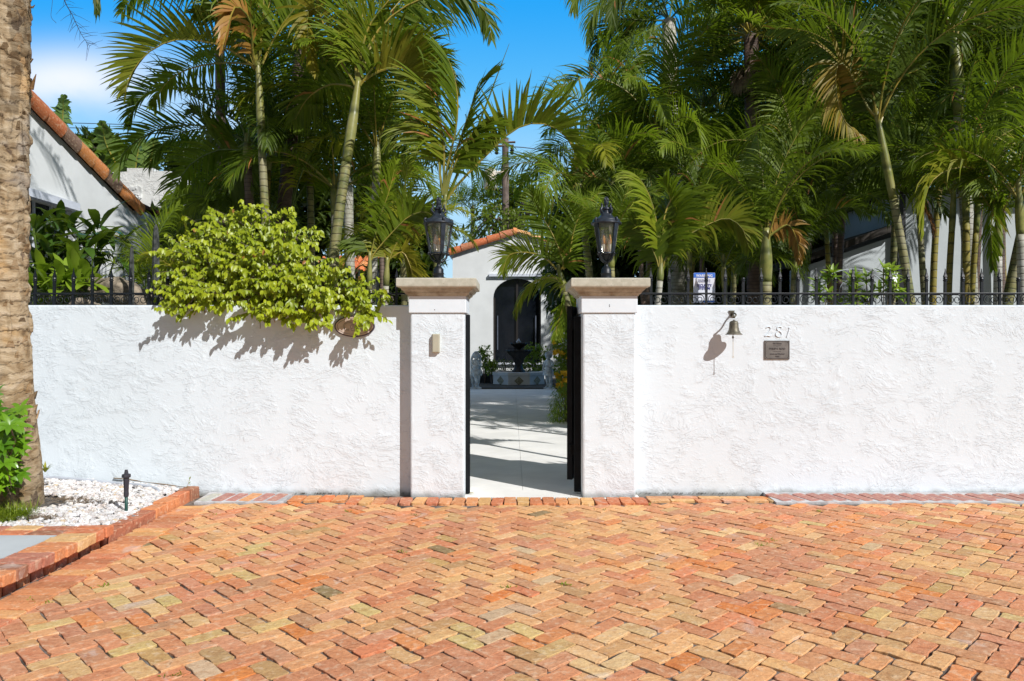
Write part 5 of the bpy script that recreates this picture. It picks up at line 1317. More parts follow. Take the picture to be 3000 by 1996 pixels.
# foliage masses behind
bush('rubber_tree', 'dark broadleaf tree with dry brown leaves right above the tiled gable', [(P(1500, 610, 31), (1.6, 1.2, 1.3)), (P(1440, 660, 29), (1.0, 1, .9)), (P(1575, 560, 30.5), (1.2, 1, 1.0)), (P(1490, 560, 31), (.9, 1, .7)), (P(1375, 710, 31), (.7, .8, .7)), (P(1560, 660, 28), (1.2, 1, 1.0))], 4200, .30, .10, 'bgleaf2', 61, 'tree', trunk=.15)
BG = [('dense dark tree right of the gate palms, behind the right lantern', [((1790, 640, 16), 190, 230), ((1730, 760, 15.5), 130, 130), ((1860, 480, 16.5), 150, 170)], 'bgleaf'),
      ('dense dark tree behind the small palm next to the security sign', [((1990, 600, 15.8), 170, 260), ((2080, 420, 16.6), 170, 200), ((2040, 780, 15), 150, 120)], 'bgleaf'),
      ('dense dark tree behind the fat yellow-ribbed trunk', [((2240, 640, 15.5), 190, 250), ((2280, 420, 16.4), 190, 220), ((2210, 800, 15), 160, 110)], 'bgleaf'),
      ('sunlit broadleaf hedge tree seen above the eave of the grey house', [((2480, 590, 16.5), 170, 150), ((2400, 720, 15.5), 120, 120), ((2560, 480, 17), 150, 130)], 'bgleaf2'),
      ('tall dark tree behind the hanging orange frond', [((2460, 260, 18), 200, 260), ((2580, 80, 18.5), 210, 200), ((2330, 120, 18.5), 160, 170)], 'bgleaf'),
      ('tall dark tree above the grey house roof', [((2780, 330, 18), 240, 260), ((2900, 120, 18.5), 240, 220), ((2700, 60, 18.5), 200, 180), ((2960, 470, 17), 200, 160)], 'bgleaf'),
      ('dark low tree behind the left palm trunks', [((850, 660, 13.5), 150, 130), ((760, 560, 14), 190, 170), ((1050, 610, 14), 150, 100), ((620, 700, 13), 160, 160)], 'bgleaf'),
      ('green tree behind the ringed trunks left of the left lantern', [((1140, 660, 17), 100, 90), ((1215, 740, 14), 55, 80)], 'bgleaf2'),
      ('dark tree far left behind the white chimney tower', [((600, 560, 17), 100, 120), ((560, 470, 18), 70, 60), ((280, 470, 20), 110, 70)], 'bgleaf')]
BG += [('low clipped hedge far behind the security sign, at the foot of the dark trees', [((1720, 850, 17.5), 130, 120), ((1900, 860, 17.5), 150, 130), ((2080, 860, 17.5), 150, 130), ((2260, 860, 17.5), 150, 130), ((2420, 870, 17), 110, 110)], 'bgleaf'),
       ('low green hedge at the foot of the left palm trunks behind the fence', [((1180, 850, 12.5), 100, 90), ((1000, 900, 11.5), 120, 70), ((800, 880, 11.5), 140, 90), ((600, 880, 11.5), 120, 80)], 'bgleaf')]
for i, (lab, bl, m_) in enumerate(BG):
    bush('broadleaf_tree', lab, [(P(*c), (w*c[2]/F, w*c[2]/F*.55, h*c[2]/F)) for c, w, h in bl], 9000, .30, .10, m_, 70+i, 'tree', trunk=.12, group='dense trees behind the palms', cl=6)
mb = MB(); leafcloud(mb, [(Vector((-38+5.2*k+rnd.uniform(-1, 1), 36+rnd.uniform(-2, 3), 1.5)), (3.4, 1.6, 2.6+rnd.uniform(-.5, .9))) for k in range(16)], 11000, .75, .32, 99, cl=5)
struct(mb.build('distant_tree_line', 'bgleaf'), kind='stuff')
# banana and traveller palms over the left house
def banana(name, label, c, leaves, mat='banana'):
    t = thing(name, label, 'banana plant', (c.x, c.y, 0)); ms = MB(); ms.tube([(c.x, c.y, 0), c], [.12, .09], 8); ms.build('stem', 'stem_g', t)
    for i, pts in enumerate(leaves):
        mb = MB(); frond(mb, pts, .42, 26, .17, .9, 12, 80, .22, i, .0, 0, .03, 80, 45, 3, .75); mb.build('leaf', [mat, 'stem'], t)
c = P(190, 560, 19); banana('banana_plant', 'banana leaf standing up behind the clay rake tiles at upper left', c, [[c, P(182, 430, 19), P(184, 340, 19), P(186, 282, 18.8)], [c, P(160, 440, 19), P(140, 380, 19), P(110, 360, 19)], [c, P(215, 450, 19), P(232, 410, 19), P(262, 430, 18.8)]])
c = P(400, 620, 18); banana('banana_plant', 'broad torn banana leaves rising above the white chimney tower', c, [[c, P(395, 520, 18), P(405, 440, 18), P(415, 385, 18)], [c, P(350, 500, 18), P(310, 420, 18), P(300, 360, 17.8)], [c, P(430, 520, 18), P(446, 450, 18), P(452, 410, 18)], [c, P(330, 520, 18.2), P(285, 460, 18), P(262, 450, 17.6)]])
#==PALMS==
# ================================================================== PALMS
GEN = {}
def genfrond(v, pal):
    key = v
    if key in GEN: return GEN[key]
    r = random.Random(v*7+1)
    e0, e1, roll = [(86, 50, 20), (78, 10, -30), (70, -25, 35), (60, -45, -20), (45, -65, 50), (25, -80, -45), (80, -10, 60), (55, -60, 10), (66, -40, -60), (35, -70, 25)][v % 10]
    if v >= 10: roll = -roll+15
    n = 14; L = 2.0; p = Vector((0, 0, 0)); pts = [p.copy()]
    sw = r.uniform(-.25, .25)
    for i in range(n):
        s = i/(n-1); e = R(e0+(e1-e0)*s**1.4); az = sw*s
        p = p+Vector((math.cos(e)*math.cos(az), math.cos(e)*math.sin(az), math.sin(e)))*L/n; pts.append(p.copy())
    mb = MB(); frond(mb, pts[::2]+([pts[-1]] if len(pts) % 2 == 0 else []), .62, 46, .030, 1.0, 28, roll, .18, v, 0, 0, .013, shade=.25+.5*r.random())
    GEN[key] = mb.mesh('frond', ['frond', 'stem']); return GEN[key]
def setmats(o, ms):
    for sl, m in zip(o.material_slots, ms): sl.link = 'OBJECT'; sl.material = M[m]
def palm(label, crown, base, rad, n=11, scale=1.0, leaf='frond', stem='stem', trunk='trunk_g', hero=(), shaft=.5, seed=0, vs=None, group='palms behind the wall', yaw0=None, hroll=None, name='palm_tree', yaws=None, spear=None):
    px, py, d = crown; bx, bd = base; r = random.Random(seed*13+5)
    c = P(px, py, d); b = P(bx, 893, bd); b.z = -.05
    t = thing(name, label, 'palm tree', (b.x, b.y, 0), group)
    bend = Vector((r.uniform(-.08, .08), r.uniform(-.1, .1), 0))
    q = crom([b, b.lerp(c, .5)+bend, c], 26)
    if shaft:
        L = (c-b).length; k = max(3, int(26*(1-shaft/L)))
    else: k = 25
    mb = MB(); mb.tube(q[:k+1], [rad*(1.18-.30*i/26)+.0 for i in range(k+1)], 14); mb.build('trunk', trunk, t, smooth=True)
    if shaft:
        mb = MB(); qq = crom(q[k:]+[c+(c-q[-2]).normalized()*.12], 12); m = len(qq); mb.tube(qq, [rad*(.90+.16*math.sin(math.pi*min(1, i/(m-1)*1.3))-.42*(i/(m-1))**2.5) for i in range(m)], 14); mb.build('crownshaft', 'shaft', t, smooth=True)
    off = t.location
    for i in range(n):
        v = vs[i % len(vs)] if vs else r.randrange(20)
        me = genfrond(v, leaf); o = bpy.data.objects.new('frond', me); col.objects.link(o); o.parent = t
        o.location = c-off+Vector((0, 0, -.05-.10*r.random())); yaw = (yaws[i] if yaws else math.degrees(i*2.39996)+r.uniform(-15, 15)+(yaw0 or 0))
        o.rotation_euler = (0, 0, R(yaw)); s = scale*r.uniform(.85, 1.12); o.scale = (s, s, s)
        lf = leaf
        if r.random() < .10 and leaf != 'frond_d': lf = 'frond_y'
        setmats(o, [lf, stem])
    for h in hero:
        mb = MB(); kw = dict(L=.62, nl=52, W=.032, droop=.8, vee=25, roll=55, pf=.18, seed=r.randrange(999), rad=.015); mt = h.get('m', leaf)
        kw.update({k_: v_ for k_, v_ in h.items() if k_ not in ('p', 'm')})
        pts = [P(a[0], a[1], a[2] if len(a) > 2 else d) for a in h['p']]; pts = [c+(pts[0]-c)*.35]+pts if (pts[0]-c).length > .12 else pts
        frond(mb, pts, **kw); mb.build('frond', [mt, stem], t)
    if spear:
        mb = MB(); a = P(*spear); mb.tube([c, c.lerp(a, .5)+Vector((.02, 0, 0)), a], [.016, .011, .002], 6, colr=[(.6, .1, 0)]*3); mb.build('spear_leaf', leaf, t)
    return t
# ---- left group, front row
palm('green ringed palm with a yellow-green crownshaft and the big arching frond, left of centre-left cluster', (757, 215, 8.0), (838, 8.0), .043, 3, 1.0, 'frond', 'stem', 'trunk_g', seed=1, shaft=.95, vs=[0, 1, 6], yaws=[60, 110, 200], hero=[
    dict(p=[(725, 180), (650, 135), (570, 118), (500, 120), (430, 158), (385, 215), (366, 272)], roll=12, L=.58, W=.038, vee=62, nl=60, yel=.22, droop=.35, pf=.22, shade=.55),
    dict(p=[(735, 165), (715, 110), (680, 60), (630, 30), (570, 40)], roll=50, L=.5, m='frond', droop=.9, yel=.1),
    dict(p=[(740, 150, 7.9), (732, 60, 7.7), (690, 20, 7.5), (665, 90, 7.4), (650, 150, 7.3)], roll=75, L=.34, W=.045, m='frond_o', droop=1.2, vee=40, yel=.5, nl=34, brown=.5),
    dict(p=[(765, 120), (772, 20), (768, -80), (740, -180)], roll=80, L=.6, droop=.5),
    dict(p=[(790, 140), (830, 70), (880, 10), (960, -50), (1040, -40)], roll=70, L=.62, droop=.7),
    dict(p=[(745, 120), (720, 30), (660, -60), (580, -80), (520, -30)], roll=60, L=.6, droop=.9),
    dict(p=[(740, 190, 8.1), (650, 185, 8.3), (560, 200, 8.4), (490, 240, 8.5), (450, 310, 8.5)], roll=50, L=.5, m='frond', droop=.5)])
palm('leaning thick ringed palm with a swollen green crownshaft, second of the left front row', (1046, 262, 7.6), (955, 7.5), .052, 3, 1.0, 'frond', 'stem', 'trunk_g', seed=2, shaft=.85, vs=[0, 6, 1], yaws=[80, 120, 20], hero=[
    dict(p=[(1062, 240), (1105, 212), (1160, 198), (1210, 210), (1245, 262), (1262, 335)], roll=-12, L=.58, W=.036, vee=60, nl=62, yel=.42, droop=.5, m='frond'),
    dict(p=[(1030, 230), (985, 160), (955, 90), (930, 30), (900, 40), (905, 130), (925, 210)], roll=60, L=.42, yel=.55, droop=1.2, m='frond', pf=.3),
    dict(p=[(1040, 180), (1020, 90), (1010, -20), (960, -110)], roll=80, L=.6, droop=.7),
    dict(p=[(1060, 190), (1100, 100), (1170, 30), (1270, -15), (1370, -10), (1425, 40), (1440, 110)], roll=-15, L=.50, vee=40, droop=.8, pf=.25, nl=64),
    dict(p=[(1055, 180), (1080, 80), (1140, 0), (1200, -70)], roll=70, L=.6, droop=.7, yel=.15),
    dict(p=[(1070, 230), (1130, 160), (1220, 150), (1290, 190), (1340, 250)], roll=-40, L=.55, droop=1.2),
    dict(p=[(1015, 250, 7.7), (960, 250, 7.9), (900, 290, 8), (860, 360, 8)], roll=40, L=.55, droop=1.1)])
palm('slender palm rising behind the left lantern with the frond arching over the gate', (1302, 600, 7.2), (1215, 7.1), .036, 0, 1.0, 'frond', 'stem', 'trunk_g', seed=3, shaft=.30, hero=[
    dict(p=[(1325, 560), (1380, 500), (1440, 440), (1500, 385), (1560, 362), (1620, 372), (1668, 415), (1695, 480)], roll=-10, L=.52, W=.042, vee=62, nl=60, droop=.25, pf=.26, a0=75, a1=40, yel=.06, shade=.7),
    dict(p=[(1300, 520), (1300, 420), (1280, 320), (1240, 240), (1190, 215)], roll=70, L=.55, W=.036, pf=.3, droop=.6, yel=.15),
    dict(p=[(1312, 520), (1345, 420), (1375, 330), (1400, 260), (1440, 210)], roll=-75, L=.5, W=.04, pf=.3, droop=.35, vee=10),
    dict(p=[(1308, 500), (1335, 380), (1340, 280), (1320, 190), (1290, 140)], roll=80, L=.52, W=.036, pf=.3, droop=.5, shade=.6),
    dict(p=[(1290, 520), (1280, 440), (1240, 370), (1180, 360), (1130, 420)], roll=50, L=.50, W=.032, pf=.3, droop=.9, yel=.1),
    dict(p=[(1318, 520), (1352, 440), (1400, 370), (1450, 340)], roll=-60, L=.45, W=.036, pf=.3, droop=.6)], spear=(1492, 128, 7.2))
palm('dark brown slanting trunk behind the two front left palms', (895, 40, 9.4), (790, 9.4), .085, 10, 1.15, 'frond', 'stem', 'trunk_b', seed=4, shaft=.3)
palm('thin grey-green palm between the leaning palm and the left lantern', (1105, 430, 8.6), (1040, 8.5), .048, 8, .85, 'frond', 'stem', 'trunk_w', seed=5, shaft=.5, vs=[0, 1, 2, 6, 3, 11, 8, 12])
palm('short young palm with two thin yellow stems left of the left pillar', (1083, 775, 7.0), (1068, 7.0), .026, 0, .5, 'frond', 'stem', 'trunk_w', seed=6, shaft=.25, hero=[
    dict(p=[(1090, 730), (1112, 640), (1140, 560), (1160, 480)], roll=70, L=.35, pf=.35, droop=.8, rad=.008), dict(p=[(1098, 740), (1150, 680), (1205, 630), (1260, 625), (1300, 680)], roll=-50, L=.34, pf=.3, droop=1.1, rad=.008), dict(p=[(1078, 735), (1060, 700), (1030, 700)], roll=50, L=.26, pf=.3, rad=.007)])
palm('shortest yellow-stemmed young palm just left of the left pillar cap', (1133, 790, 7.1), (1112, 7.1), .030, 0, .5, 'frond_y', 'stem', 'trunk_w', seed=7, shaft=.2, hero=[
    dict(p=[(1145, 750), (1170, 700), (1200, 680)], roll=-60, L=.28, pf=.3, droop=.9, rad=.008), dict(p=[(1128, 750), (1122, 700), (1110, 660)], roll=60, L=.25, pf=.3, rad=.008), dict(p=[(1140, 760), (1180, 740), (1205, 790), (1210, 830)], roll=-50, L=.25, pf=.3, rad=.008, yel=.4)])
palm('dark fronded palm arching over the white chimney tower', (725, 420, 8.9), (770, 8.9), .055, 5, .9, 'frond_d', 'stem_g', 'trunk_b', seed=8, shaft=.3, yaws=[60, 20, -30, 90, -60], hero=[
    dict(p=[(700, 360), (600, 300), (520, 262), (440, 268), (395, 310), (375, 370)], roll=15, L=.48, vee=50, m='frond_d', droop=.5), dict(p=[(690, 400), (600, 370), (500, 370), (420, 400), (360, 450), (345, 515)], roll=15, L=.48, vee=45, m='frond', droop=.6, shade=.3),
    dict(p=[(690, 430), (620, 400), (590, 340), (560, 320)], roll=40, L=.5, m='frond'), dict(p=[(700, 440), (640, 440), (560, 480), (510, 560), (490, 640)], roll=55, L=.45, m='frond', droop=.9), dict(p=[(720, 470), (700, 520), (660, 580), (600, 600)], roll=30, L=.45, m='frond_d')])
palm('mid-height green palm behind the leaning ringed palm', (980, 540, 9.2), (985, 9.2), .05, 10, .9, 'frond', 'stem', 'trunk_w', seed=9, shaft=.4)
palm('feathery palm with grey fronds against the sky left of the left lantern', (1185, 570, 9.6), (1190, 9.6), .05, 9, .85, 'frond', 'stem_g', 'trunk_w', seed=10, shaft=.4, vs=[2, 3, 1, 12, 8, 0, 13])
palm('low palm with yellow-green fronds just left of the lime bush', (560, 850, 7.2), (560, 7.2), .035, 8, .38, 'frond_y', 'stem', 'trunk_g', seed=11, shaft=0, vs=[1, 2, 0, 3, 6, 12])
palm('small wispy palm in front of the left house wall between the two cacti', (425, 850, 7.4), (425, 7.4), .025, 7, .48, 'frond', 'stem_g', 'trunk_g', seed=12, shaft=0, vs=[2, 1, 3, 0, 12])
palm('palm crown filling the middle of the left cluster above the lime bush', (850, 600, 9.6), (860, 9.6), .06, 11, .95, 'frond', 'stem_g', 'trunk_b', seed=13, shaft=.3)
palm('dark palm above the lime bush, left of the green ringed trunk', (680, 640, 9.8), (700, 9.8), .05, 9, .75, 'frond_d', 'stem_g', 'trunk_b', seed=14, shaft=.3)
palm('tall thin pale-trunked palm far behind the left cluster', (1030, -40, 12.0), (1042, 12.0), .075, 11, 1.2, 'frond', 'stem', 'trunk_w', seed=15, shaft=.6)
palm('tall palm above the frame at the top of the left cluster', (640, -120, 10.5), (700, 10.5), .07, 8, 1.1, 'frond', 'stem', 'trunk_b', seed=16, shaft=.4)
palm('bright green bushy palm low between the trunks and the left lantern', (1180, 720, 8.6), (1195, 8.6), .04, 9, .6, 'frond_y', 'stem', 'trunk_g', seed=17, shaft=.2)
palm('wispy far palm beside the transformer in front of the rubber tree', (1385, 610, 31), (1390, 31), .09, 10, 1.3, 'frond', 'stem_g', 'trunk_w', seed=18, shaft=.3)
# ---- over the gate
palm('palm inside the gate whose low fronds hang across the white gable', (1640, 800, 10.2), (1735, 10.2), .05, 0, .7, 'frond', 'stem', 'trunk_g', seed=20, shaft=.3, vs=[0, 1, 6], yaws=[60, 120, 20], hero=[
    dict(p=[(1630, 790), (1600, 758), (1560, 742), (1520, 740), (1488, 752), (1472, 800)], roll=66, L=.46, W=.026, vee=10, nl=60, droop=.7, pf=.12, shade=.6, yel=.1),
    dict(p=[(1655, 835), (1620, 812), (1575, 822), (1540, 850), (1515, 895), (1510, 925)], roll=66, L=.36, W=.026, vee=12, nl=54, droop=.8, pf=.1, shade=.8, yel=.18),
    dict(p=[(1650, 770), (1620, 690), (1580, 620), (1555, 560)], roll=75, L=.5, W=.028, droop=.4, pf=.15), dict(p=[(1665, 770), (1680, 680), (1710, 610), (1760, 560)], roll=-75, L=.5, W=.028, droop=.5, pf=.15), dict(p=[(1660, 870), (1650, 900), (1630, 960), (1632, 990)], roll=60, L=.3, droop=.9)])
palm('palm with drooping olive fronds above the gate, left of the right lantern', (1700, 560, 11.5), (1745, 11.5), .06, 11, .95, 'frond', 'stem', 'trunk_g', seed=21, shaft=.3, hero=[dict(p=[(1680, 520), (1690, 430), (1730, 360), (1790, 330), (1850, 350)], roll=-50, L=.5)])
palm('leafy low palm directly behind the right lantern', (1790, 740, 9.0), (1800, 9.0), .04, 8, .62, 'frond', 'stem', 'trunk_g', seed=22, shaft=.2, vs=[0, 1, 2, 6, 11])
# ---- right group
palm('small light palm close behind the fence between right pillar and security sign', (1935, 800, 7.0), (1925, 6.9), .032, 0, .6, 'frond', 'stem', 'trunk_w', seed=23, shaft=.14, hero=[
    dict(p=[(1930, 740), (1925, 660), (1905, 580), (1870, 520), (1820, 510)], roll=70, L=.42, pf=.22, shade=.85, yel=.12, rad=.010), dict(p=[(1945, 740), (1960, 660), (1965, 590), (1945, 530)], roll=-75, L=.42, pf=.22, shade=.85, rad=.010), dict(p=[(1955, 750), (2000, 700), (2070, 660), (2130, 640), (2175, 670), (2195, 730)], roll=-60, L=.36, pf=.22, shade=.6, yel=.2, rad=.010),
    dict(p=[(1945, 730), (1990, 640), (2020, 580), (2030, 560)], roll=-70, L=.40, pf=.2, rad=.010, shade=.7), dict(p=[(1920, 750), (1890, 690), (1850, 650)], roll=60, L=.35, pf=.2, rad=.009), dict(p=[(1940, 720), (1950, 620), (1990, 560), (2040, 560)], roll=-50, L=.42, pf=.2, m='frond', shade=.5)], spear=(2100, 478, 7.2))
palm('fat trunked palm with a bright yellow rib, right of the security sign', (2245, 700, 8.3), (2252, 8.3), .066, 7, .8, 'frond', 'stem', 'trunk_g', seed=24, shaft=.5, vs=[0, 1, 2, 3, 4, 6], hero=[dict(p=[(2270, 680), (2310, 660), (2336, 710), (2342, 770)], roll=-60, L=.22, m='frond_o', brown=.3, droop=1.2, yel=.4)])
palm('leaning palm with pale crownshaft whose orange frond hangs at its left', (2572, 350, 8.2), (2722, 8.0), .044, 6, .95, 'frond_d', 'stem', 'trunk_g', seed=25, shaft=.9, vs=[0, 1, 2, 3, 6, 12], hero=[
    dict(p=[(2545, 320), (2510, 250), (2475, 190), (2450, 200), (2452, 290), (2478, 360), (2530, 400)], roll=70, L=.45, W=.036, yel=.55, droop=1.0, pf=.25, nl=56, brown=.15), dict(p=[(2560, 310), (2535, 210), (2520, 120), (2480, 50)], roll=70, L=.55), dict(p=[(2590, 320), (2620, 240), (2700, 200)], roll=-60, L=.5)])
palm('first of three straight yellow canes in front of the grey house wall', (2795, 560, 8.7), (2802, 8.7), .036, 4, .8, 'frond_d', 'stem', 'trunk_y', seed=26, shaft=.5)
palm('middle one of the three straight yellow canes, the one with the striped bright frond', (2830, 520, 8.6), (2815, 8.6), .040, 4, .85, 'frond', 'stem', 'trunk_y', seed=27, shaft=.5, hero=[
    dict(p=[(2900, 530, 8.2), (2860, 495, 8), (2800, 492, 7.9), (2740, 520, 7.8), (2710, 580, 7.8), (2705, 680, 7.8)], roll=35, L=.55, W=.044, droop=1.3, nl=50, pf=.1, yel=.28, shade=.8, vee=40)])
palm('right one of three straight yellow canes, tilting right in front of the grey house wall', (2868, 560, 8.7), (2825, 8.7), .034, 4, .8, 'frond_d', 'stem', 'trunk_y', seed=28, shaft=.5)
palm('pair-wise leaning green cane left of the three straight canes', (2690, 560, 8.9), (2750, 8.9), .036, 4, .8, 'frond_d', 'stem_g', 'trunk_g', seed=29, shaft=.4, hero=[dict(p=[(2700, 590), (2722, 640), (2735, 690)], roll=40, L=.22, m='frond_o', brown=.5, droop=1.2)])
palm('thick pale-shafted palm with its crown high at upper right', (2795, 110, 10.0), (2860, 10.0), .08, 12, 1.2, 'frond_d', 'stem', 'trunk_w', seed=30, shaft=1.1)
palm('short palm with a hanging fan-like frond near the right edge', (2925, 640, 7.9), (2880, 7.9), .042, 2, .7, 'frond', 'stem', 'trunk_w', seed=31, shaft=.4, vs=[1, 2], hero=[dict(p=[(2925, 600), (2915, 590), (2905, 650), (2905, 720), (2910, 790)], roll=88, L=.40, W=.034, droop=.7, pf=.05, shade=.7, vee=15, nl=44), dict(p=[(2920, 560), (2880, 520), (2830, 540)], roll=50, L=.4)])
palm('pale trunked palm cut by the right edge of the photo', (2985, 560, 7.8), (3005, 7.8), .042, 6, .85, 'frond', 'stem', 'trunk_w', seed=32, shaft=.5)
palm('slanted grey trunk at the right edge behind the hanging frond', (3080, 300, 9), (2870, 9), .06, 8, 1.0, 'frond_d', 'stem', 'trunk_g', seed=33, shaft=.5)
FILL = [(900, 300, 9.6, 'dark palm crown between the two front left trunks', 'frond', 1.0), (1120, 190, 10.4, 'high palm crown right of the leaning ringed palm', 'frond', .66), (790, 430, 9.2, 'shaded palm crown behind the slanting brown trunk', 'frond_d', .85), (780, 40, 10.6, 'topmost palm crown above the green ringed palm', 'frond', 1.1),
        (1800, 420, 12, 'palm with arching fronds above the gate against the sky', 'frond', 1.0), (1930, 400, 11.5, 'dense palm left of the fan palm trunk', 'frond', 1.0), (2060, 300, 12.5, 'dense palm crown under the tall fan palm', 'frond', .95), (2060, 590, 10.5, 'mid-height palm behind the security sign', 'frond', .8),
        (2180, 460, 12, 'palm crown below the fan palm skirt', 'frond_d', .95), (2330, 470, 10.5, 'palm with long dull fronds left of the hanging orange frond', 'frond', 1.0), (2420, 640, 9.8, 'dark low palm in front of the hedge left of the grey house', 'frond_d', .8), (2420, 90, 11.5, 'high palm left of the hanging orange frond', 'frond', 1.05),
        (2640, 150, 11, 'high palm between the orange frond and the pale-shafted palm', 'frond_d', 1.05), (2940, 260, 10.5, 'high palm at the upper right edge', 'frond', 1.05), (2950, 20, 12, 'topmost palm at the upper right corner', 'frond_y', 1.1), (2600, -60, 12.5, 'palm crown at the top right of centre', 'frond', 1.2),
        (2120, 760, 9.5, 'low palm behind the fence right of the security sign', 'frond', .6), (2350, 250, 13, 'palm between the fan palm and the orange frond', 'frond', 1.1), (2760, 420, 10.8, 'palm crown below the pale-shafted palm', 'frond_d', 1.0), (2480, 480, 10.2, 'palm crown in front of the sunlit hedge', 'frond_d', .9),
        (2330, 720, 9.2, 'dark low palm right of the fat trunked palm', 'frond_d', .6), (1870, 620, 11, 'palm crown between right lantern and small light palm', 'frond_d', .85), (2020, 700, 9.6, 'slim stemmed palm just left of the security sign', 'frond_d', .65), (2880, 400, 12, 'shaded palm crown over the grey house roof', 'frond_d', 1.0)]
for i, (px, py, d, lab, lf, s) in enumerate(FILL):
    palm(lab, (px, py, d), (px+rnd.uniform(-50, 50), d), .034 if s < .9 else .045, 12, s, lf, 'stem' if i % 2 else 'stem_g', ['trunk_g', 'trunk_b', 'trunk_y', 'trunk_b'][i % 4], seed=40+i, shaft=.4)
# heavy drooping palm at upper centre right, and the fan palm
c = P(1960, 60, 14.5)
t = thing('feather_palm', 'heavy palm with drooping thick fronds against the blue sky right of centre', 'palm tree', (c.x, c.y, 0), 'palms behind the wall')
mb = MB(); mb.tube([(c.x+.3, c.y, 0), (c.x+.1, c.y, c.z*.5), c], [.2, .17, .14], 12); mb.build('trunk', 'trunk_w', t, smooth=True)
for i, pts in enumerate([[(1900, 0), (1820, -30), (1740, 30), (1725, 130)], [(1890, 60), (1810, 60), (1750, 120), (1730, 215)], [(1900, 90), (1830, 120), (1780, 170), (1760, 245)], [(1880, -60), (1790, -90), (1700, -40), (1680, 30)], [(1930, 120), (1880, 170), (1850, 230), (1850, 280)], [(1980, -40), (2000, -120), (2080, -160), (2160, -80)], [(2000, 20), (2060, 0), (2120, 60), (2150, 150)], [(1930, -20), (1860, -60), (1800, 0), (1790, 90)], [(1930, 40), (1860, 40), (1830, 110), (1810, 190)], [(1990, 90), (2030, 140), (2050, 210), (2040, 260)]]):
    mb = MB(); frond(mb, [c]+[P(a, b, 14.5-(i % 4)*.35+.4) for a, b in pts], .75, 90, .03, 1.8, 10, 35*(1 if i % 2 else -1), .12, i, 0, 0, .022, 60, 25, 4, .45); mb.build('frond', ['frond_d' if i % 3 else 'frond', 'stem_g'], t)
def fanleaf(mb, p, d, up, rad_, seed, pet=.5):
    r = random.Random(seed); d = d.normalized(); s = d.cross(up).normalized(); hub = p+d*pet
    mb.tube([p, p+d*pet*.5+UP*.03, hub], [.016, .012, .010], 5, 1, colr=[(.5, 0, 0)]*3)
    n = 44
    for k in range(n):
        a = R(-140+280*k/(n-1)); v = (d*math.cos(a)+s*math.sin(a)).normalized(); w = v.cross(up)
        ll = rad_*(1-.22*abs(a)/2.4)*r.uniform(.92, 1.06); pos = hub; dr = (v+up*.18*(1 if k % 2 else -.3)).normalized(); prev = None; W = .040; tint = (min(1, max(0, .45+r.uniform(-.25, .35))), r.uniform(0, .15), 0)
        for i in range(6):
            q = i/5; wd = W*(.25+.75*min(1, q/.45)) if q < .45 else W*(1-(q-.45)/.55)**.7
            cur = (mb.vert(pos-w*wd/2, tint), mb.vert(pos+w*wd/2, tint)) if i < 5 else (mb.vert(pos, tint),)
            if prev: mb.face((prev[0], prev[1], cur[1], cur[0]) if len(cur) == 2 else (prev[0], prev[1], cur[0]))
            prev = cur; pos = pos+dr*ll/5
            dr = (dr+Vector((0, 0, -.10 if q < .45 else -.75))).normalized()
c = P(2200, 105, 11.3)
t = thing('fan_palm', 'tall fan palm with round pleated leaves and a skirt of dry ones', 'palm tree', (c.x, c.y, 0), 'palms behind the wall')
mb = MB(); mb.tube([(c.x+.15, c.y+.2, 0), (c.x+.05, c.y, c.z*.5), c], [.13, .12, .11], 12); mb.build('trunk', 'trunk_b', t, smooth=True)
r = random.Random(17)
for k in range(34):
    a = R(k*137.5); e = R([75, 55, 35, 15, -5, -25][k % 6]+r.uniform(-8, 8)); v = Vector((math.cos(a)*math.cos(e), math.sin(a)*math.cos(e), math.sin(e))); u = (UP-v*v.z); u = u.normalized() if u.length > .1 else Vector((0, -1, 0))
    u = (u+Vector((.25, -.5, 0))).normalized(); u = (u-v*u.dot(v)).normalized()
    mb = MB(); fanleaf(mb, c+v*.10, v, u, r.uniform(.56, .72), k, r.uniform(.45, .80)); mb.build('fan_leaf', ['frond_y' if r.random() < .22 else 'frond', 'stem'], t)
for k in range(7):
    a = R(k*53+10); v = Vector((math.cos(a)*.4, math.sin(a)*.4, -1)).normalized(); u = Vector((math.cos(a), math.sin(a), .3)); u = (u-v*u.dot(v)).normalized(); mb = MB(); p = c-UP*(.3+.12*k*.5)+Vector((math.cos(a), math.sin(a), 0))*.12
    fanleaf(mb, p, v, u, .30, 50+k, .18); mb.build('dry_leaf', ['twig', 'twig'], t)

# ================================================================== LIGHT, SKY, CAMERA
SUN = Vector((1.0, -1.0, 1.15)).normalized(); EL = math.asin(SUN.z)
w = bpy.data.worlds.new('World'); sc.world = w; w.use_nodes = True; nt = w.node_tree; nt.nodes.clear(); g = N(nt)
sky = g.n('TexSky', sky_type='NISHITA', sun_disc=False, sun_elevation=EL, sun_rotation=R(135), air_density=1.0, dust_density=.4, ozone_density=2.2)
tc = g.n('TexCoord').outputs['Generated']; sp = g.n('SeparateXYZ', i={0: tc})
tint = g.mix(1.0, sky.outputs[0], (.85, 1.0, 1.05), 'MULTIPLY')
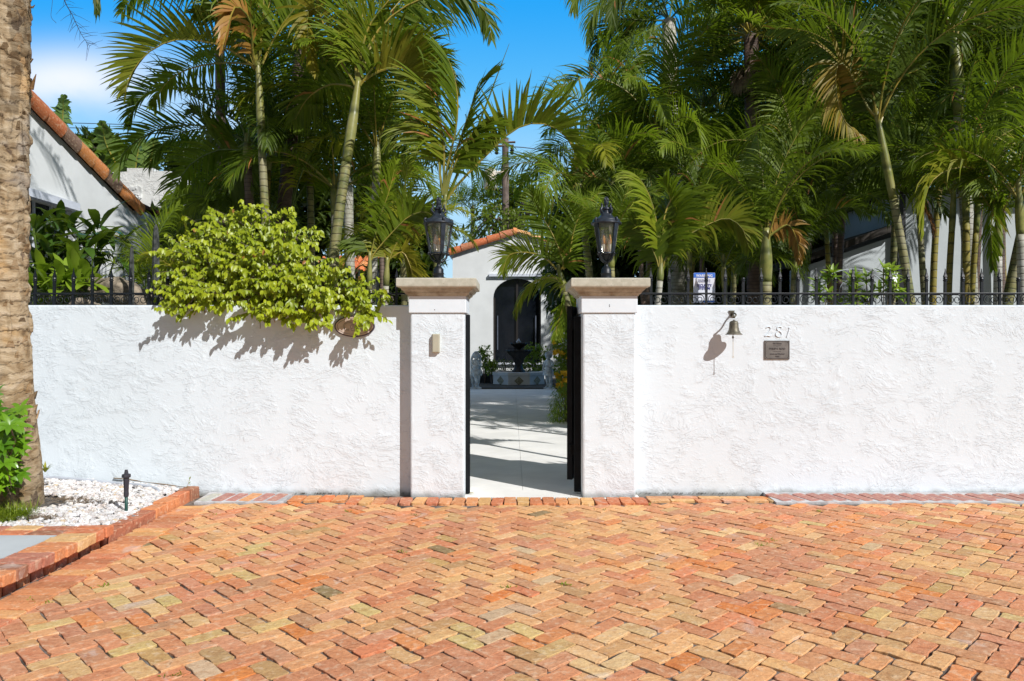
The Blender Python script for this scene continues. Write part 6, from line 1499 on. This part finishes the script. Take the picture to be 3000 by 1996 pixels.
# a soft cloud bank low on the left
mp = g.n('Mapping', i={'Vector': tc}); mp.inputs['Scale'].default_value = (1, 1, 2.1)
cn = g.noise(mp.outputs[0], 3.4, 6, .3, .5).outputs[0]
az = g.math('DIVIDE', sp.outputs[0], g.math('MAXIMUM', sp.outputs[1], .05)); el = g.math('DIVIDE', sp.outputs[2], g.math('MAXIMUM', sp.outputs[1], .05))
def bump_(v, c_, s_): 
    q = g.math('DIVIDE', g.math('SUBTRACT', v, c_), s_); return g.math('EXPONENT', g.math('MULTIPLY', g.math('MULTIPLY', q, q), -1.0))
win = g.math('MULTIPLY', bump_(az, -.60, .13), bump_(el, .348, .045))
win2 = g.math('MULTIPLY', bump_(az, -.34, .12), bump_(el, .30, .06))
cl = g.math('ADD', g.math('MULTIPLY', win, 1.0), g.math('MULTIPLY', win2, .45))
fill_sky = g.math('MAXIMUM', g.step(sp.outputs[1], .15, -.35, 0, .9), g.step(sp.outputs[2], .48, .75, 0, .92))  # added pale cover on unseen rear and zenith sky, to neutralise blue shadows
f = g.n('Clamp', i={0: g.math('MULTIPLY', cl, g.step(cn, .28, .52, .35, 1.0))}).outputs[0]
grad = g.ramp(g.step(el, .02, .50), [(0, (.50, .74, .93)), (.42, (.34, .66, .94)), (.72, (.10, .50, .94)), (1, (.0, .36, .93))])
grad = g.n('VectorMath', operation='SCALE', i={0: grad, 'Scale': 10.2}).outputs[0]
base = g.mix(.85, tint, grad)
base = g.mix(fill_sky, base, (2.35, 2.15, 2.0))
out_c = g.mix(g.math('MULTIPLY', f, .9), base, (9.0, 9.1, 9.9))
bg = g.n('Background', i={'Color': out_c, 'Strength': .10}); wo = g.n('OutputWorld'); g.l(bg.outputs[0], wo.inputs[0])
sl = bpy.data.lights.new('sun', 'SUN'); sl.energy = 4.3; sl.angle = R(.53); sl.color = (1.0, .985, .97)
so = bpy.data.objects.new('sun', sl); col.objects.link(so); so.rotation_euler = SUN.to_track_quat('Z', 'Y').to_euler(); so.location = (8, -8, 12)
cam = bpy.data.cameras.new('camera'); co_ = bpy.data.objects.new('camera', cam); col.objects.link(co_)
co_.location = (0, -D0, H0); co_.rotation_euler = (R(90), 0, 0); cam.sensor_width = 36; cam.lens = 36*F/3000; cam.clip_end = 500; cam.clip_start = .05
sc.camera = co_
sc.view_settings.view_transform = 'Standard'; sc.view_settings.look = 'None'; sc.view_settings.exposure = .16; sc.view_settings.gamma = 1
